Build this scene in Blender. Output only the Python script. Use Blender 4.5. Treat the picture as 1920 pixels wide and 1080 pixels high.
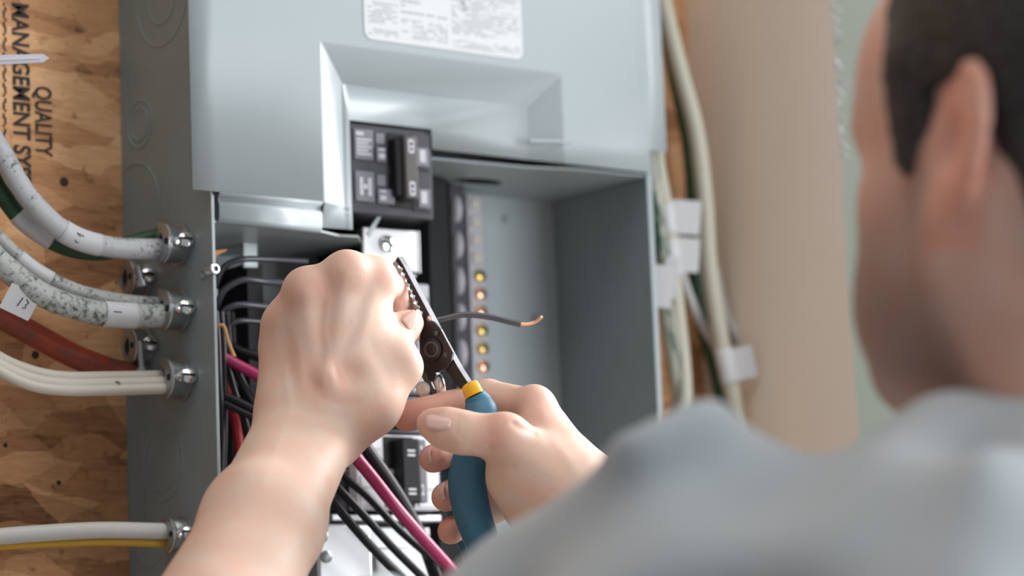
import bpy, bmesh, math, random
import numpy as np
from mathutils import Vector, Matrix

for o in list(bpy.data.objects): bpy.data.objects.remove(o)
SC = bpy.context.scene
COL = SC.collection

# ---------------------------------------------------------------- camera
ZO = 1.672                                   # height of the lower left corner of the panel cover above the floor
FPX = 5200.0
YAW, PIT, ROL = 0.6611, 0.1478, -0.0400
CAM = np.array([-0.8998, -1.4596, -0.3221 + ZO])
_F = np.array([math.sin(YAW)*math.cos(PIT), math.cos(YAW)*math.cos(PIT), math.sin(PIT)])
_R0 = np.array([math.cos(YAW), -math.sin(YAW), 0.0]); _U0 = np.cross(_R0, _F)
_R = math.cos(ROL)*_R0 + math.sin(ROL)*_U0
_U = -math.sin(ROL)*_R0 + math.cos(ROL)*_U0
cd = bpy.data.cameras.new('camera'); cam = bpy.data.objects.new('camera', cd); COL.objects.link(cam)
cam.matrix_world = Matrix(((_R[0], _U[0], -_F[0], CAM[0]), (_R[1], _U[1], -_F[1], CAM[1]), (_R[2], _U[2], -_F[2], CAM[2]), (0, 0, 0, 1)))
cd.sensor_fit = 'HORIZONTAL'; cd.sensor_width = 36.0; cd.lens = FPX*36.0/1920.0
cd.clip_start = 0.02; cd.clip_end = 50
cd.dof.use_dof = True; cd.dof.focus_distance = 1.645; cd.dof.aperture_fstop = (cd.lens/1000.0)/0.0235
SC.camera = cam

# ---------------------------------------------------------------- light and exposure
w = bpy.data.worlds.new('world'); SC.world = w; w.use_nodes = True
bg = w.node_tree.nodes['Background']; bg.inputs[0].default_value = (0.86, 0.93, 1.0, 1); bg.inputs[1].default_value = 0.37
def area(name, loc, target, size, size_y, power, col):
    l = bpy.data.lights.new(name, 'AREA'); l.shape = 'RECTANGLE'; l.size = size; l.size_y = size_y; l.energy = power; l.color = col
    o = bpy.data.objects.new(name, l); COL.objects.link(o); o.location = loc
    o.rotation_euler = (Vector(target) - Vector(loc)).to_track_quat('-Z', 'Y').to_euler()
    return o
area('window_light_rear', (1.1, -2.8, 1.4), (0.1, 0.0, 1.6), 1.2, 1.8, 58, (0.95, 0.98, 1.0))
area('window_light_high', (2.8, -0.50, 2.9), (0.0, -0.3, 1.5), 1.3, 1.4, 170, (0.97, 0.98, 1.0))
area('window_light_side', (2.8, -0.40, 1.80), (0.1, -0.15, 1.6), 1.2, 1.7, 75, (1.0, 0.99, 0.97))
area('overhead_fill', (-0.2, -0.9, 3.2), (0.0, -0.5, 0.0), 1.6, 1.2, 18, (1.0, 0.97, 0.92))  # added fill from above, not a fixture of the room
vs = SC.view_settings
vs.view_transform = 'Standard'; vs.look = 'None'; vs.gamma = 1.0; vs.use_curve_mapping = False; vs.exposure = -0.08

# ---------------------------------------------------------------- pixel rays (1920 x 1080 frame) to points of the place
def ray(px, py):
    return _F + _R*((px-960.0)/FPX) + _U*((540.0-py)/FPX)
def DZ(px, py, z): return CAM + ray(px, py)*z                                   # at distance z along the view
def PY(px, py, Y=0.0): d = ray(px, py); return CAM + d*((Y-CAM[1])/d[1])
def PX(px, py, X=0.0): d = ray(px, py); return CAM + d*((X-CAM[0])/d[0])
def PZ(px, py, Z): d = ray(px, py); return CAM + d*((Z-CAM[2])/d[2])

# ---------------------------------------------------------------- materials
def nt(name):
    m = bpy.data.materials.new(name); m.use_nodes = True
    return m, m.node_tree.nodes, m.node_tree.links, m.node_tree.nodes['Principled BSDF']
def mat(name, col, rough=0.5, metal=0.0, var=0.06, scale=60.0, bump=0.0, spec=0.5, bscale=None, coat=0.0):
    m, n, l, b = nt(name)
    b.inputs['Roughness'].default_value = rough; b.inputs['Metallic'].default_value = metal
    b.inputs['Specular IOR Level'].default_value = spec; b.inputs['Coat Weight'].default_value = coat
    tc = n.new('ShaderNodeTexCoord'); no = n.new('ShaderNodeTexNoise'); no.inputs['Scale'].default_value = scale; no.inputs['Detail'].default_value = 4
    l.new(tc.outputs['Object'], no.inputs['Vector'])
    mx = n.new('ShaderNodeMix'); mx.data_type = 'RGBA'
    c = np.array(col)
    mx.inputs[6].default_value = (*np.clip(c*(1-var), 0, 1), 1); mx.inputs[7].default_value = (*np.clip(c*(1+var), 0, 1), 1)
    l.new(no.outputs['Fac'], mx.inputs[0]); l.new(mx.outputs[2], b.inputs['Base Color'])
    if bump:
        n2 = n.new('ShaderNodeTexNoise'); n2.inputs['Scale'].default_value = bscale or scale*6; l.new(tc.outputs['Object'], n2.inputs['Vector'])
        bp = n.new('ShaderNodeBump'); bp.inputs['Strength'].default_value = bump; bp.inputs['Distance'].default_value = 0.001
        l.new(n2.outputs['Fac'], bp.inputs['Height']); l.new(bp.outputs['Normal'], b.inputs['Normal'])
    return m
def speckle(name, c1, c2, scale=220.0, thr=0.55, soft=0.06, rough=0.45, stretch=(1, 1, 1)):
    m, n, l, b = nt(name)
    b.inputs['Roughness'].default_value = rough
    tc = n.new('ShaderNodeTexCoord'); mp = n.new('ShaderNodeMapping'); mp.inputs['Scale'].default_value = stretch
    no = n.new('ShaderNodeTexNoise'); no.inputs['Scale'].default_value = scale; no.inputs['Detail'].default_value = 5; no.inputs['Roughness'].default_value = 0.65
    n2 = n.new('ShaderNodeTexNoise'); n2.inputs['Scale'].default_value = scale*0.13
    l.new(tc.outputs['UV'], mp.inputs['Vector']); l.new(mp.outputs['Vector'], no.inputs['Vector']); l.new(mp.outputs['Vector'], n2.inputs['Vector'])
    ad = n.new('ShaderNodeMath'); ad.operation = 'MULTIPLY_ADD'; ad.inputs[1].default_value = 0.45; l.new(n2.outputs['Fac'], ad.inputs[0])
    m3 = n.new('ShaderNodeMath'); m3.operation = 'MULTIPLY'; m3.inputs[1].default_value = 0.775; l.new(no.outputs['Fac'], m3.inputs[0]); l.new(m3.outputs[0], ad.inputs[2])
    cr = n.new('ShaderNodeValToRGB'); cr.color_ramp.elements[0].position = thr-soft; cr.color_ramp.elements[1].position = thr+soft
    cr.color_ramp.elements[0].color = (*c1, 1); cr.color_ramp.elements[1].color = (*c2, 1)
    l.new(ad.outputs[0], cr.inputs['Fac']); l.new(cr.outputs['Color'], b.inputs['Base Color'])
    return m
def osb_material():
    m, n, l, b = nt('oriented_strand_board')
    b.inputs['Roughness'].default_value = 0.72; b.inputs['Specular IOR Level'].default_value = 0.25
    tc = n.new('ShaderNodeTexCoord')
    def flakes(rot, sc, off):
        mp = n.new('ShaderNodeMapping'); mp.inputs['Rotation'].default_value = (0, rot, 0); mp.inputs['Location'].default_value = off; mp.inputs['Scale'].default_value = sc
        wn = n.new('ShaderNodeTexNoise'); wn.inputs['Scale'].default_value = 24; wn.inputs['Detail'].default_value = 3
        l.new(tc.outputs['Object'], wn.inputs['Vector'])
        wm = n.new('ShaderNodeVectorMath'); wm.operation = 'MULTIPLY_ADD'; wm.inputs[1].default_value = (0.022, 0.0, 0.022)
        l.new(wn.outputs['Color'], wm.inputs[0]); l.new(tc.outputs['Object'], wm.inputs[2]); l.new(wm.outputs[0], mp.inputs['Vector'])
        vo = n.new('ShaderNodeTexVoronoi'); vo.inputs['Scale'].default_value = 1.0; l.new(mp.outputs['Vector'], vo.inputs['Vector'])
        sp = n.new('ShaderNodeSeparateColor'); l.new(vo.outputs['Color'], sp.inputs[0])
        return sp, vo
    a, va = flakes(0.45, (18, 1, 52), (0.3, 0, 0.1)); c, vc = flakes(-0.25, (14, 1, 34), (3.1, 0, 1.7))
    cr = n.new('ShaderNodeValToRGB'); e = cr.color_ramp.elements
    e[0].position = 0.0; e[0].color = (0.19, 0.085, 0.04, 1); e[1].position = 1.0; e[1].color = (0.86, 0.52, 0.29, 1)
    k = e.new(0.35); k.color = (0.50, 0.25, 0.118, 1); k = e.new(0.7); k.color = (0.69, 0.38, 0.19, 1)
    mm = n.new('ShaderNodeMath'); mm.operation = 'MULTIPLY_ADD'; mm.inputs[1].default_value = 0.5
    h = n.new('ShaderNodeMath'); h.operation = 'MULTIPLY'; h.inputs[1].default_value = 0.5
    l.new(c.outputs[1], h.inputs[0]); l.new(a.outputs[0], mm.inputs[0]); l.new(h.outputs[0], mm.inputs[2])
    gm = n.new('ShaderNodeMapping'); gm.inputs['Rotation'].default_value = (0, 0.25, 0); gm.inputs['Scale'].default_value = (26, 1, 170)
    l.new(tc.outputs['Object'], gm.inputs['Vector'])
    gr = n.new('ShaderNodeTexNoise'); gr.inputs['Scale'].default_value = 2.2; gr.inputs['Detail'].default_value = 6; gr.inputs['Roughness'].default_value = 0.7; l.new(gm.outputs['Vector'], gr.inputs['Vector'])
    g2 = n.new('ShaderNodeMath'); g2.operation = 'MULTIPLY_ADD'; g2.inputs[1].default_value = 0.75; g2.inputs[2].default_value = -0.36
    l.new(gr.outputs['Fac'], g2.inputs[0])
    ad = n.new('ShaderNodeMath'); ad.operation = 'ADD'; ad.use_clamp = True; l.new(mm.outputs[0], ad.inputs[0]); l.new(g2.outputs[0], ad.inputs[1])
    l.new(ad.outputs[0], cr.inputs['Fac'])
    fl = n.new('ShaderNodeTexNoise'); fl.inputs['Scale'].default_value = 130; fl.inputs['Detail'].default_value = 4; l.new(tc.outputs['Object'], fl.inputs['Vector'])
    fr = n.new('ShaderNodeValToRGB'); fr.color_ramp.elements[0].position = 0.24; fr.color_ramp.elements[1].position = 0.38
    fr.color_ramp.elements[0].color = (0.32, 0.26, 0.22, 1); fr.color_ramp.elements[1].color = (1, 1, 1, 1); l.new(fl.outputs['Fac'], fr.inputs['Fac'])
    mx = n.new('ShaderNodeMix'); mx.data_type = 'RGBA'; mx.blend_type = 'MULTIPLY'; mx.inputs[0].default_value = 0.8
    l.new(cr.outputs['Color'], mx.inputs[6]); l.new(fr.outputs['Color'], mx.inputs[7]); l.new(mx.outputs[2], b.inputs['Base Color'])
    bp = n.new('ShaderNodeBump'); bp.inputs['Strength'].default_value = 0.5; bp.inputs['Distance'].default_value = 0.002
    l.new(ad.outputs[0], bp.inputs['Height']); l.new(bp.outputs['Normal'], b.inputs['Normal'])
    return m
M = {
 'osb': osb_material(),
 'kraft': mat('brown_kraft_paper', (0.86, 0.745, 0.635), 0.8, var=0.05, scale=9, bump=0.15, bscale=300, spec=0.2),
 'gypsum': mat('torn_gypsum_edge', (0.62, 0.42, 0.30), 0.9, var=0.2, scale=90),
 'wall': mat('grey_green_plaster', (0.078, 0.088, 0.073), 0.85, var=0.05, scale=12, spec=0.2),
 'floor': mat('grey_concrete', (0.30, 0.29, 0.27), 0.8, var=0.15, scale=6),
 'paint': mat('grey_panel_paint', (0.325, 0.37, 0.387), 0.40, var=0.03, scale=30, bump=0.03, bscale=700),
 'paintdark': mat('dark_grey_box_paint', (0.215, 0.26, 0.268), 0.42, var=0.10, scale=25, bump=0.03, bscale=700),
 'steel': mat('bare_steel_edge', (0.62, 0.64, 0.65), 0.3, 1.0, var=0.05),
 'zinc': mat('zinc_plated_steel', (0.36, 0.39, 0.40), 0.40, 0.9, var=0.18, scale=120, bump=0.1),
 'tin': mat('tinned_bus_metal', (0.52, 0.52, 0.53), 0.46, 0.9, var=0.06),
 'alu': mat('satin_aluminium', (0.62, 0.63, 0.65), 0.42, 0.9, var=0.05),
 'brass': mat('brass_screw', (0.62, 0.45, 0.16), 0.32, 1.0, var=0.15),
 'copper': mat('bare_copper', (0.95, 0.52, 0.34), 0.28, 1.0, var=0.08),
 'black': mat('black_plastic', (0.012, 0.012, 0.014), 0.45, var=0.2, spec=0.2),
 'blackmoulded': mat('black_moulded_case', (0.045, 0.045, 0.054), 0.45, var=0.15, spec=0.3),
 'greycase': mat('grey_black_case', (0.14, 0.14, 0.165), 0.42, var=0.1),
 'lightcase': mat('pale_grey_case_face', (0.40, 0.40, 0.44), 0.40, var=0.08),
 'brownblack': mat('worn_brown_black_toggle', (0.055, 0.048, 0.043), 0.5, var=0.25, scale=150),
 'print': mat('pale_print', (0.44, 0.44, 0.48), 0.6),
 'paper': mat('white_paper_label', (0.56, 0.57, 0.585), 0.6, var=0.02),
 'greyprint': mat('grey_label_print', (0.30, 0.32, 0.34), 0.7),
 'inkblack': mat('black_ink', (0.03, 0.03, 0.04), 0.7),
 'stamp': mat('black_stamp_ink', (0.035, 0.028, 0.025), 0.8, var=0.3, scale=300),
 'tape': mat('white_tape', (0.62, 0.63, 0.65), 0.55, var=0.03),
 'wireblack': mat('black_wire_insulation', (0.012, 0.011, 0.014), 0.40, var=0.2, spec=0.3),
 'wiregrey': mat('glossy_charcoal_wire', (0.050, 0.050, 0.065), 0.25, var=0.1, spec=0.7),
 'wiremagenta': mat('magenta_wire_insulation', (0.36, 0.022, 0.105), 0.32, var=0.08, spec=0.5),
 'wirered': mat('red_wire_insulation', (0.42, 0.02, 0.03), 0.35, var=0.08),
 'orangepaper': mat('orange_brown_paper', (0.55, 0.27, 0.10), 0.7, var=0.2),
 'greyspeckle': speckle('grey_worn_cable', (0.08, 0.105, 0.09), (0.46, 0.475, 0.455), 13.0, 0.555, 0.07),
 'silverspeckle': speckle('silver_worn_cable', (0.10, 0.10, 0.105), (0.50, 0.51, 0.53), 11.0, 0.515, 0.05, stretch=(1, 1.5, 1)),
 'greenspeckle': speckle('green_worn_cable', (0.012, 0.045, 0.022), (0.022, 0.085, 0.042), 5.0, 0.6, 0.1),
 'redcable': speckle('faded_red_cable', (0.40, 0.055, 0.022), (0.17, 0.055, 0.040), 3.0, 0.62, 0.10),
 'whitecable': speckle('off_white_cable', (0.30, 0.26, 0.21), (0.62, 0.575, 0.50), 1.6, 0.36, 0.07, stretch=(1, 0.3, 1)),
 'whitescuff': speckle('scuffed_white_cable', (0.25, 0.21, 0.18), (0.66, 0.65, 0.62), 2.0, 0.40, 0.05, stretch=(1.6, 0.12, 1)),
 'cream': speckle('cream_cable', (0.14, 0.165, 0.13), (0.50, 0.49, 0.405), 3.0, 0.40, 0.06),
 'greengrey': speckle('green_and_cream_cable', (0.030, 0.085, 0.055), (0.46, 0.46, 0.39), 2.6, 0.56, 0.04, stretch=(1, 0.25, 1)),
 'palegrey': mat('pale_grey_cable', (0.50, 0.50, 0.51), 0.45),
 'yellow': mat('yellow_cable', (0.62, 0.36, 0.035), 0.4),
 'zip': mat('white_nylon_tie', (0.62, 0.62, 0.68), 0.4),
 'toolsteel': mat('blackened_tool_steel', (0.035, 0.030, 0.030), 0.36, 0.55, var=0.3, scale=200, bump=0.1),
 'tooledge': mat('grey_tool_edge', (0.075, 0.075, 0.082), 0.5, 0.2, var=0.2, scale=200),  # lighter grey for plate edges, rivets and link
 'chrome': mat('bright_steel', (0.80, 0.80, 0.80), 0.18, 1.0),
 'bluegrip': mat('blue_rubber_grip', (0.030, 0.135, 0.215), 0.48, var=0.08, scale=80, bump=0.06),
 'yellowgrip': mat('yellow_collar', (0.86, 0.45, 0.02), 0.4),
 'terminal': mat('dull_terminal_metal', (0.42, 0.39, 0.35), 0.5, 0.3),
 'palelitcase': mat('pale_lit_case_face', (0.72, 0.72, 0.76), 0.4, var=0.05),  # pale breaker faces, lightened further in place of light the arm blocks
 'ivory': mat('ivory_stop', (0.72, 0.69, 0.60), 0.4),
}

# ---------------------------------------------------------------- mesh helpers
class MB:
    def __init__(s): s.v = []; s.f = []; s.uv = {}; s.mi = []
    def add(s, vs, fs, uvs=None, mi=0):
        o = len(s.v); s.v += [tuple(map(float, v)) for v in vs]
        for i, f in enumerate(fs):
            s.f.append(tuple(o+k for k in f)); s.mi.append(mi)
            if uvs: s.uv[len(s.f)-1] = uvs[i]
        return s
    def box(s, lo, hi, mi=0):
        x0, y0, z0 = lo; x1, y1, z1 = hi
        return s.add([(x0,y0,z0),(x1,y0,z0),(x1,y1,z0),(x0,y1,z0),(x0,y0,z1),(x1,y0,z1),(x1,y1,z1),(x0,y1,z1)],
                     [(0,3,2,1),(4,5,6,7),(0,1,5,4),(1,2,6,5),(2,3,7,6),(3,0,4,7)], mi=mi)
    def obox(s, c, ax, ay, az, mi=0):
        c, ax, ay, az = map(np.array, (c, ax, ay, az))
        vs = [c+sx*ax+sy*ay+sz*az for sz in (-1,1) for sx, sy in ((-1,-1),(1,-1),(1,1),(-1,1))]
        return s.add(vs, [(0,3,2,1),(4,5,6,7),(0,1,5,4),(1,2,6,5),(2,3,7,6),(3,0,4,7)], mi=mi)
    def tube(s, pts, r, seg=12, caps=True, squash=1.0, mi=0):
        P = [np.array(p, float) for p in pts]; n = len(P)
        rs = [r]*n if np.isscalar(r) else list(r)
        T = [P[min(i+1,n-1)]-P[max(i-1,0)] for i in range(n)]; T = [t/(np.linalg.norm(t)+1e-12) for t in T]
        up = np.array([0,0,1.0]) if abs(T[0][2]) < 0.9 else np.array([0,1.0,0])
        N = np.cross(T[0], up); N /= np.linalg.norm(N); vs = []; L = 0; Ls = []
        for i in range(n):
            if i: L += np.linalg.norm(P[i]-P[i-1])
            Ls.append(L)
            N = N - T[i]*np.dot(N, T[i]); N /= np.linalg.norm(N); B = np.cross(T[i], N)
            for k in range(seg):
                a = 2*math.pi*k/seg; vs.append(P[i] + rs[i]*(math.cos(a)*N*squash + math.sin(a)*B))
        fs = []; uv = []; rm = max(max(rs), 1e-6)
        for i in range(n-1):
            for k in range(seg):
                k2 = (k+1) % seg
                fs.append((i*seg+k, i*seg+k2, (i+1)*seg+k2, (i+1)*seg+k))
                u0, u1 = k/seg, (k+1)/seg; v0, v1 = Ls[i]/(2*math.pi*rm), Ls[i+1]/(2*math.pi*rm)
                uv.append(((u0,v0),(u1,v0),(u1,v1),(u0,v1)))
        if caps:
            fs.append(tuple(range(seg))[::-1]); fs.append(tuple((n-1)*seg+k for k in range(seg)))
            uv += [((0,0),)*seg, ((0,0),)*seg]
        return s.add(vs, fs, uv, mi=mi)
    def cyl(s, a, b, r, r2=None, seg=20, mi=0): return s.tube([a, b], [r, r if r2 is None else r2], seg, mi=mi)
    def lathe(s, c, axis, prof, seg=24, mi=0):      # prof: (distance along axis, radius)
        c = np.array(c, float); ax = np.array(axis, float); ax /= np.linalg.norm(ax)
        n = np.cross(ax, [0.31, 0.17, 0.93]); n /= np.linalg.norm(n); b = np.cross(ax, n)
        vs = [c + ax*h + max(r, 1e-5)*(math.cos(2*math.pi*k/seg)*n + math.sin(2*math.pi*k/seg)*b) for h, r in prof for k in range(seg)]
        m = len(prof)
        fs = [(i*seg+k, i*seg+(k+1)%seg, (i+1)*seg+(k+1)%seg, (i+1)*seg+k) for i in range(m-1) for k in range(seg)]
        fs += [tuple(range(seg))[::-1], tuple((m-1)*seg+k for k in range(seg))]
        return s.add(vs, fs, mi=mi)
    def prism(s, poly, off, mi=0):                  # poly: 3D outline, extruded by the vector off
        P = [np.array(p, float) for p in poly]; off = np.array(off, float); n = len(P)
        return s.add(P + [p+off for p in P], [tuple(range(n)), tuple(range(2*n-1, n-1, -1))] + [(i, n+i, n+(i+1)%n, (i+1)%n) for i in range(n)], mi=mi)
    def build(s, name, m, parent=None, smooth=False, bevel=0.0, seg=2, fix=True):
        me = bpy.data.meshes.new(name); me.from_pydata(s.v, [], s.f); me.update()
        if s.uv:
            ul = me.uv_layers.new(name='UVMap')
            for p in me.polygons:
                u = s.uv.get(p.index)
                if u:
                    for li, q in zip(p.loop_indices, u): ul.data[li].uv = q
        mats = m if isinstance(m, (list, tuple)) else [m]
        for x in mats: me.materials.append(M[x] if isinstance(x, str) else x)
        if len(mats) > 1: me.polygons.foreach_set('material_index', s.mi)
        if fix:
            b = bmesh.new(); b.from_mesh(me); bmesh.ops.recalc_face_normals(b, faces=b.faces); b.to_mesh(me); b.free()
        if smooth: me.polygons.foreach_set('use_smooth', [True]*len(me.polygons))
        return link(name, me, parent, bevel, seg, smooth)
def link(name, me, parent=None, bevel=0.0, seg=2, smooth=False):
    o = bpy.data.objects.new(name, me); COL.objects.link(o)
    if parent is not None: adopt(o, parent)
    if bevel:
        b = o.modifiers.new('bevel', 'BEVEL'); b.width = bevel; b.segments = seg; b.limit_method = 'ANGLE'; b.angle_limit = 0.6
        b.harden_normals = False
        me.polygons.foreach_set('use_smooth', [True]*len(me.polygons))
    if smooth or bevel:
        try: me.set_sharp_from_angle(angle=0.75)
        except Exception: pass
    return o
_origin = {}
def world_of(o):
    p = Vector((0,0,0))
    while o is not None: p = p + o.location; o = o.parent
    return p
def adopt(o, parent):
    o.parent = parent; o.location = -world_of(parent) + o.location
def thing(name, loc, label, cat, group=None):
    o = bpy.data.objects.new(name, None); COL.objects.link(o); o.location = tuple(map(float, loc)); o.empty_display_size = 0.02
    return tag(o, label, cat, group)
def tag(o, label, cat, group=None):
    o['label'] = label; o['category'] = cat
    if group: o['group'] = group
    return o
def structure(o): o['kind'] = 'structure'; return o
def spline(pts, n=10):
    P = [np.array(p, float) for p in pts]; P = [2*P[0]-P[1]] + P + [2*P[-1]-P[-2]]; out = []
    for i in range(1, len(P)-2):
        for k in range(n):
            t = k/n; a, b, c, d = P[i-1], P[i], P[i+1], P[i+2]
            out.append(0.5*((2*b) + (-a+c)*t + (2*a-5*b+4*c-d)*t*t + (-a+3*b-3*c+d)*t**3))
    out.append(P[-2]); return out
def rect_poly(c, u, v, hw, hh, rad=0.0, n=5):
    c, u, v = map(np.array, (c, u, v)); out = []
    if rad <= 0: return [c-u*hw-v*hh, c+u*hw-v*hh, c+u*hw+v*hh, c-u*hw+v*hh]
    for sx, sy, a0 in ((1,-1,-90),(1,1,0),(-1,1,90),(-1,-1,180)):
        for k in range(n+1):
            a = math.radians(a0+90*k/n); out.append(c + u*(sx*(hw-rad)+rad*math.cos(a)) + v*(sy*(hh-rad)+rad*math.sin(a)))
    return out
EX, EY, EZ = np.array([1.0,0,0]), np.array([0,1.0,0]), np.array([0,0,1.0])

# ================================================================ the setting
def W(x, y, z): return np.array([x/1000.0, y/1000.0, ZO + z/1000.0])          # millimetres from the lower left corner of the cover
YB = 110.0                                                                   # board behind the panel
XC = 503.0                                                                   # corner with the drywall sheet
b = MB(); b.box(W(-1300, YB, -ZO*1000), W(XC, YB+12, 900)); wall_back = structure(b.build('wall_back', 'osb'))
# drywall sheet seen from its brown paper back, with a torn edge
rng = random.Random(4)
ye = -51.0
edge = []
for k in range(121):
    z = -ZO*1000 + (ZO*1000+900)*k/120.0
    edge.append((ye + rng.uniform(-1.2, 1.2), z))
b = MB()
vs = []; fs = []
for y, z in edge: vs += [W(XC, y, z), W(XC, YB+12, z), W(XC+13, YB+12, z), W(XC+13, y+14.0, z)]
for i in range(len(edge)-1):
    o = 4*i
    fs += [(o, o+4, o+5, o+1), (o+2, o+6, o+7, o+3), (o+3, o+7, o+4, o), (o+1, o+5, o+6, o+2)]
fs += [(0, 1, 2, 3), tuple(4*(len(edge)-1)+k for k in (3, 2, 1, 0))]
b.add(vs, fs); wall_right = structure(b.build('wall_right', 'kraft'))
b = MB()
for k in range(26):                                                           # frayed flaps of paper along the torn edge
    z = 60+k*9.0 + rng.uniform(-3, 3); l_ = rng.uniform(1.5, 7) if k % 3 else rng.uniform(6, 11)
    b.prism([W(XC-0.4, ye+1, z-2.5), W(XC-0.4, ye+1, z+3), W(XC+1.0, ye-l_, z-rng.uniform(0, 5))], (0.0006, 0, 0))
b.build('torn_paper', 'paper', wall_right)
b = MB(); b.box(W(XC+60, 900, -ZO*1000), W(4200, 1000, 1300)); structure(b.build('wall_far', 'wall'))
b = MB(); b.box((-3.5, -4.0, -0.1), (4.2, 1.9, 0.0)); structure(b.build('floor', 'floor'))

def text_mesh(s, size, cap_dir, run_dir, origin, stretch=1.0, depth=0.0002, bold=0.0):
    cu = bpy.data.curves.new('lettering', 'FONT'); cu.body = s; cu.size = size; cu.offset = bold; cu.extrude = depth
    o = bpy.data.objects.new('lettering', cu); COL.objects.link(o); bpy.context.view_layer.update()
    me = bpy.data.meshes.new_from_object(o.evaluated_get(bpy.context.evaluated_depsgraph_get()))
    bpy.data.objects.remove(o); bpy.data.curves.remove(cu)
    r, c = np.array(run_dir), np.array(cap_dir); nn = np.cross(r, c); g = np.array(origin)
    for v in me.vertices: v.co = Vector(g + r*v.co.x*stretch + c*v.co.y + nn*v.co.z)
    return me
def lettering(name, s, size, cap_dir, run_dir, origin, m, parent, stretch=1.0, bold=0.0, depth=0.0002):
    me = text_mesh(s, size, cap_dir, run_dir, origin, stretch, depth, bold); me.materials.append(M[m]); return link(name, me, parent)
# stamped mill marks, reading downwards
p0 = PY(23, 3, YB/1000-0.0003); lettering('stamp_lettering', 'MANAGEMENT SYSTEM', 0.0168, EX, -EZ, p0, 'stamp', wall_back, 0.79, 0.0004)
p0 = PY(66, 160, YB/1000-0.0003); lettering('stamp_lettering', 'QUALITY', 0.0168, EX, -EZ, p0, 'stamp', wall_back, 0.66, 0.0003)
b = MB()                                                                      # a line of small print at the left and a few knots
for k in range(34):
    y0 = 8+k*9.5; p = PY(7 + 3*(k % 2), y0, YB/1000-0.0002); b.obox(p, EX*0.0007, EY*0.00015, EZ*0.0008*(1+(k*7 % 3)))
b.build('stamp_small_print', 'stamp', wall_back)['kind'] = 'stuff'
for px, py, r in ((120, 341, 3.2), (66, 665, 2.6), (110, 905, 1.6), (10, 835, 1.5)):
    q = PY(px, py, YB/1000); b = MB(); b.lathe(q + EY*0.001, -EY, [(0, r/1000), (0.0013, r/1000), (0.0016, r/1400)], 12); b.build('nail_head', 'stamp', wall_back, True)

# ================================================================ the electrical panel box
BW, BD = 362.0, 109.5
ZT, ZB = 330.0, -620.0
panel = thing('electrical_panel', W(BW/2, BD, ZB), 'open grey steel electrical panel box mounted on the strand board', 'electrical panel')
t = 1.6
def part(name, lo, hi, m, parent=panel, bevel=0.0): b = MB(); b.box(W(*lo), W(*hi)); return b.build(name, m, parent, bevel=bevel)
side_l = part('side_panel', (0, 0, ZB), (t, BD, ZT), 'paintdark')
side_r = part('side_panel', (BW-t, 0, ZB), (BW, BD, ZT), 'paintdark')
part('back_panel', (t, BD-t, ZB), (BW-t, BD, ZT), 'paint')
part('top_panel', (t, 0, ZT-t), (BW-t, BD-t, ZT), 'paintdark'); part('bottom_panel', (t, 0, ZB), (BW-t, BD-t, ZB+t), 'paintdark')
part('front_edge', (-0.2, -1.2, ZB), (t+0.2, 0, -2), 'paint'); part('front_edge', (BW-t-1.5, -1.4, ZB), (BW+1.2, 0, ZT), 'paint')
# knockouts pressed into the left side
def knockout(px, py, radii):
    c = PX(px, py, 0.0)
    for r in radii:
        b = MB(); R_ = r/1000
        b.lathe(c, -EX, [(-0.0004, R_+0.0012), (0.0004, R_+0.0009), (0.0006, R_), (0.0003, R_-0.0009), (-0.0004, R_-0.0012)], 48)
        b.f = [f for f in b.f if len(f) == 4]; b.mi = b.mi[:len(b.f)]
        b.build('knockout', 'paintdark', panel, True)
knockout(303, -4, (31.5, 17)); knockout(262, 233, (15.5, 10.5)); knockout(305, 866, (24.5, 18.2)); knockout(281, 1015, (15.5,))
knockout(252, 395, (31,)); knockout(262, 742, (14.5, 9.0))
# crimped eyelet on the front edge
c = PX(397, 505, 0.0); b = MB(); b.lathe(c + EX*0.0008, -EY, [(-0.004, 0.0036), (0.003, 0.0036), (0.0036, 0.003), (0.0036, 0.0018), (-0.004, 0.0018)], 18)
b.build('eyelet', 'steel', panel, True)
c = PX(382, 512, 0.0); b = MB(); b.lathe(c, -EX, [(-0.001, 0.0042), (0.0009, 0.0038), (0.0011, 0.002), (-0.0004, 0.0012)], 16); b.build('dimple', 'paintdark', panel, True)

# shelves that close the compartment behind the cover
def plate(name, poly, z, m, hole=None, th=1.4):
    bm = bmesh.new(); vs = [bm.verts.new(W(x, y, z)) for x, y in poly]; es = [bm.edges.new((vs[i], vs[(i+1) % len(vs)])) for i in range(len(vs))]
    if hole:
        hx, hy, ha, hb = hole; hv = [bm.verts.new(W(hx+ha*math.cos(a), hy+hb*math.sin(a), z)) for a in np.linspace(0, 2*math.pi, 24, endpoint=False)]
        es += [bm.edges.new((hv[i], hv[(i+1) % 24])) for i in range(24)]
    bmesh.ops.triangle_fill(bm, use_beauty=True, edges=es); bmesh.ops.recalc_face_normals(bm, faces=bm.faces)
    g = bmesh.ops.extrude_face_region(bm, geom=list(bm.faces)); bmesh.ops.translate(bm, vec=(0, 0, th/1000), verts=[e for e in g['geom'] if isinstance(e, bmesh.types.BMVert)])
    bmesh.ops.recalc_face_normals(bm, faces=bm.faces)
    me = bpy.data.meshes.new(name); bm.to_mesh(me); bm.free(); me.materials.append(M[m]); return link(name, me, panel)
plate('shelf', [(181, 16), (262, 12), (300, 2), (BW-3, 0), (BW-3, BD-2), (181, BD-2)], 40, 'paint', hole=(262, 70, 21, 13))
plate('shelf', [(3, 1), (80, 1), (104, 12), (118, 10), (136, 32), (136, BD-2), (3, BD-2)], -19, 'paint')
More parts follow.
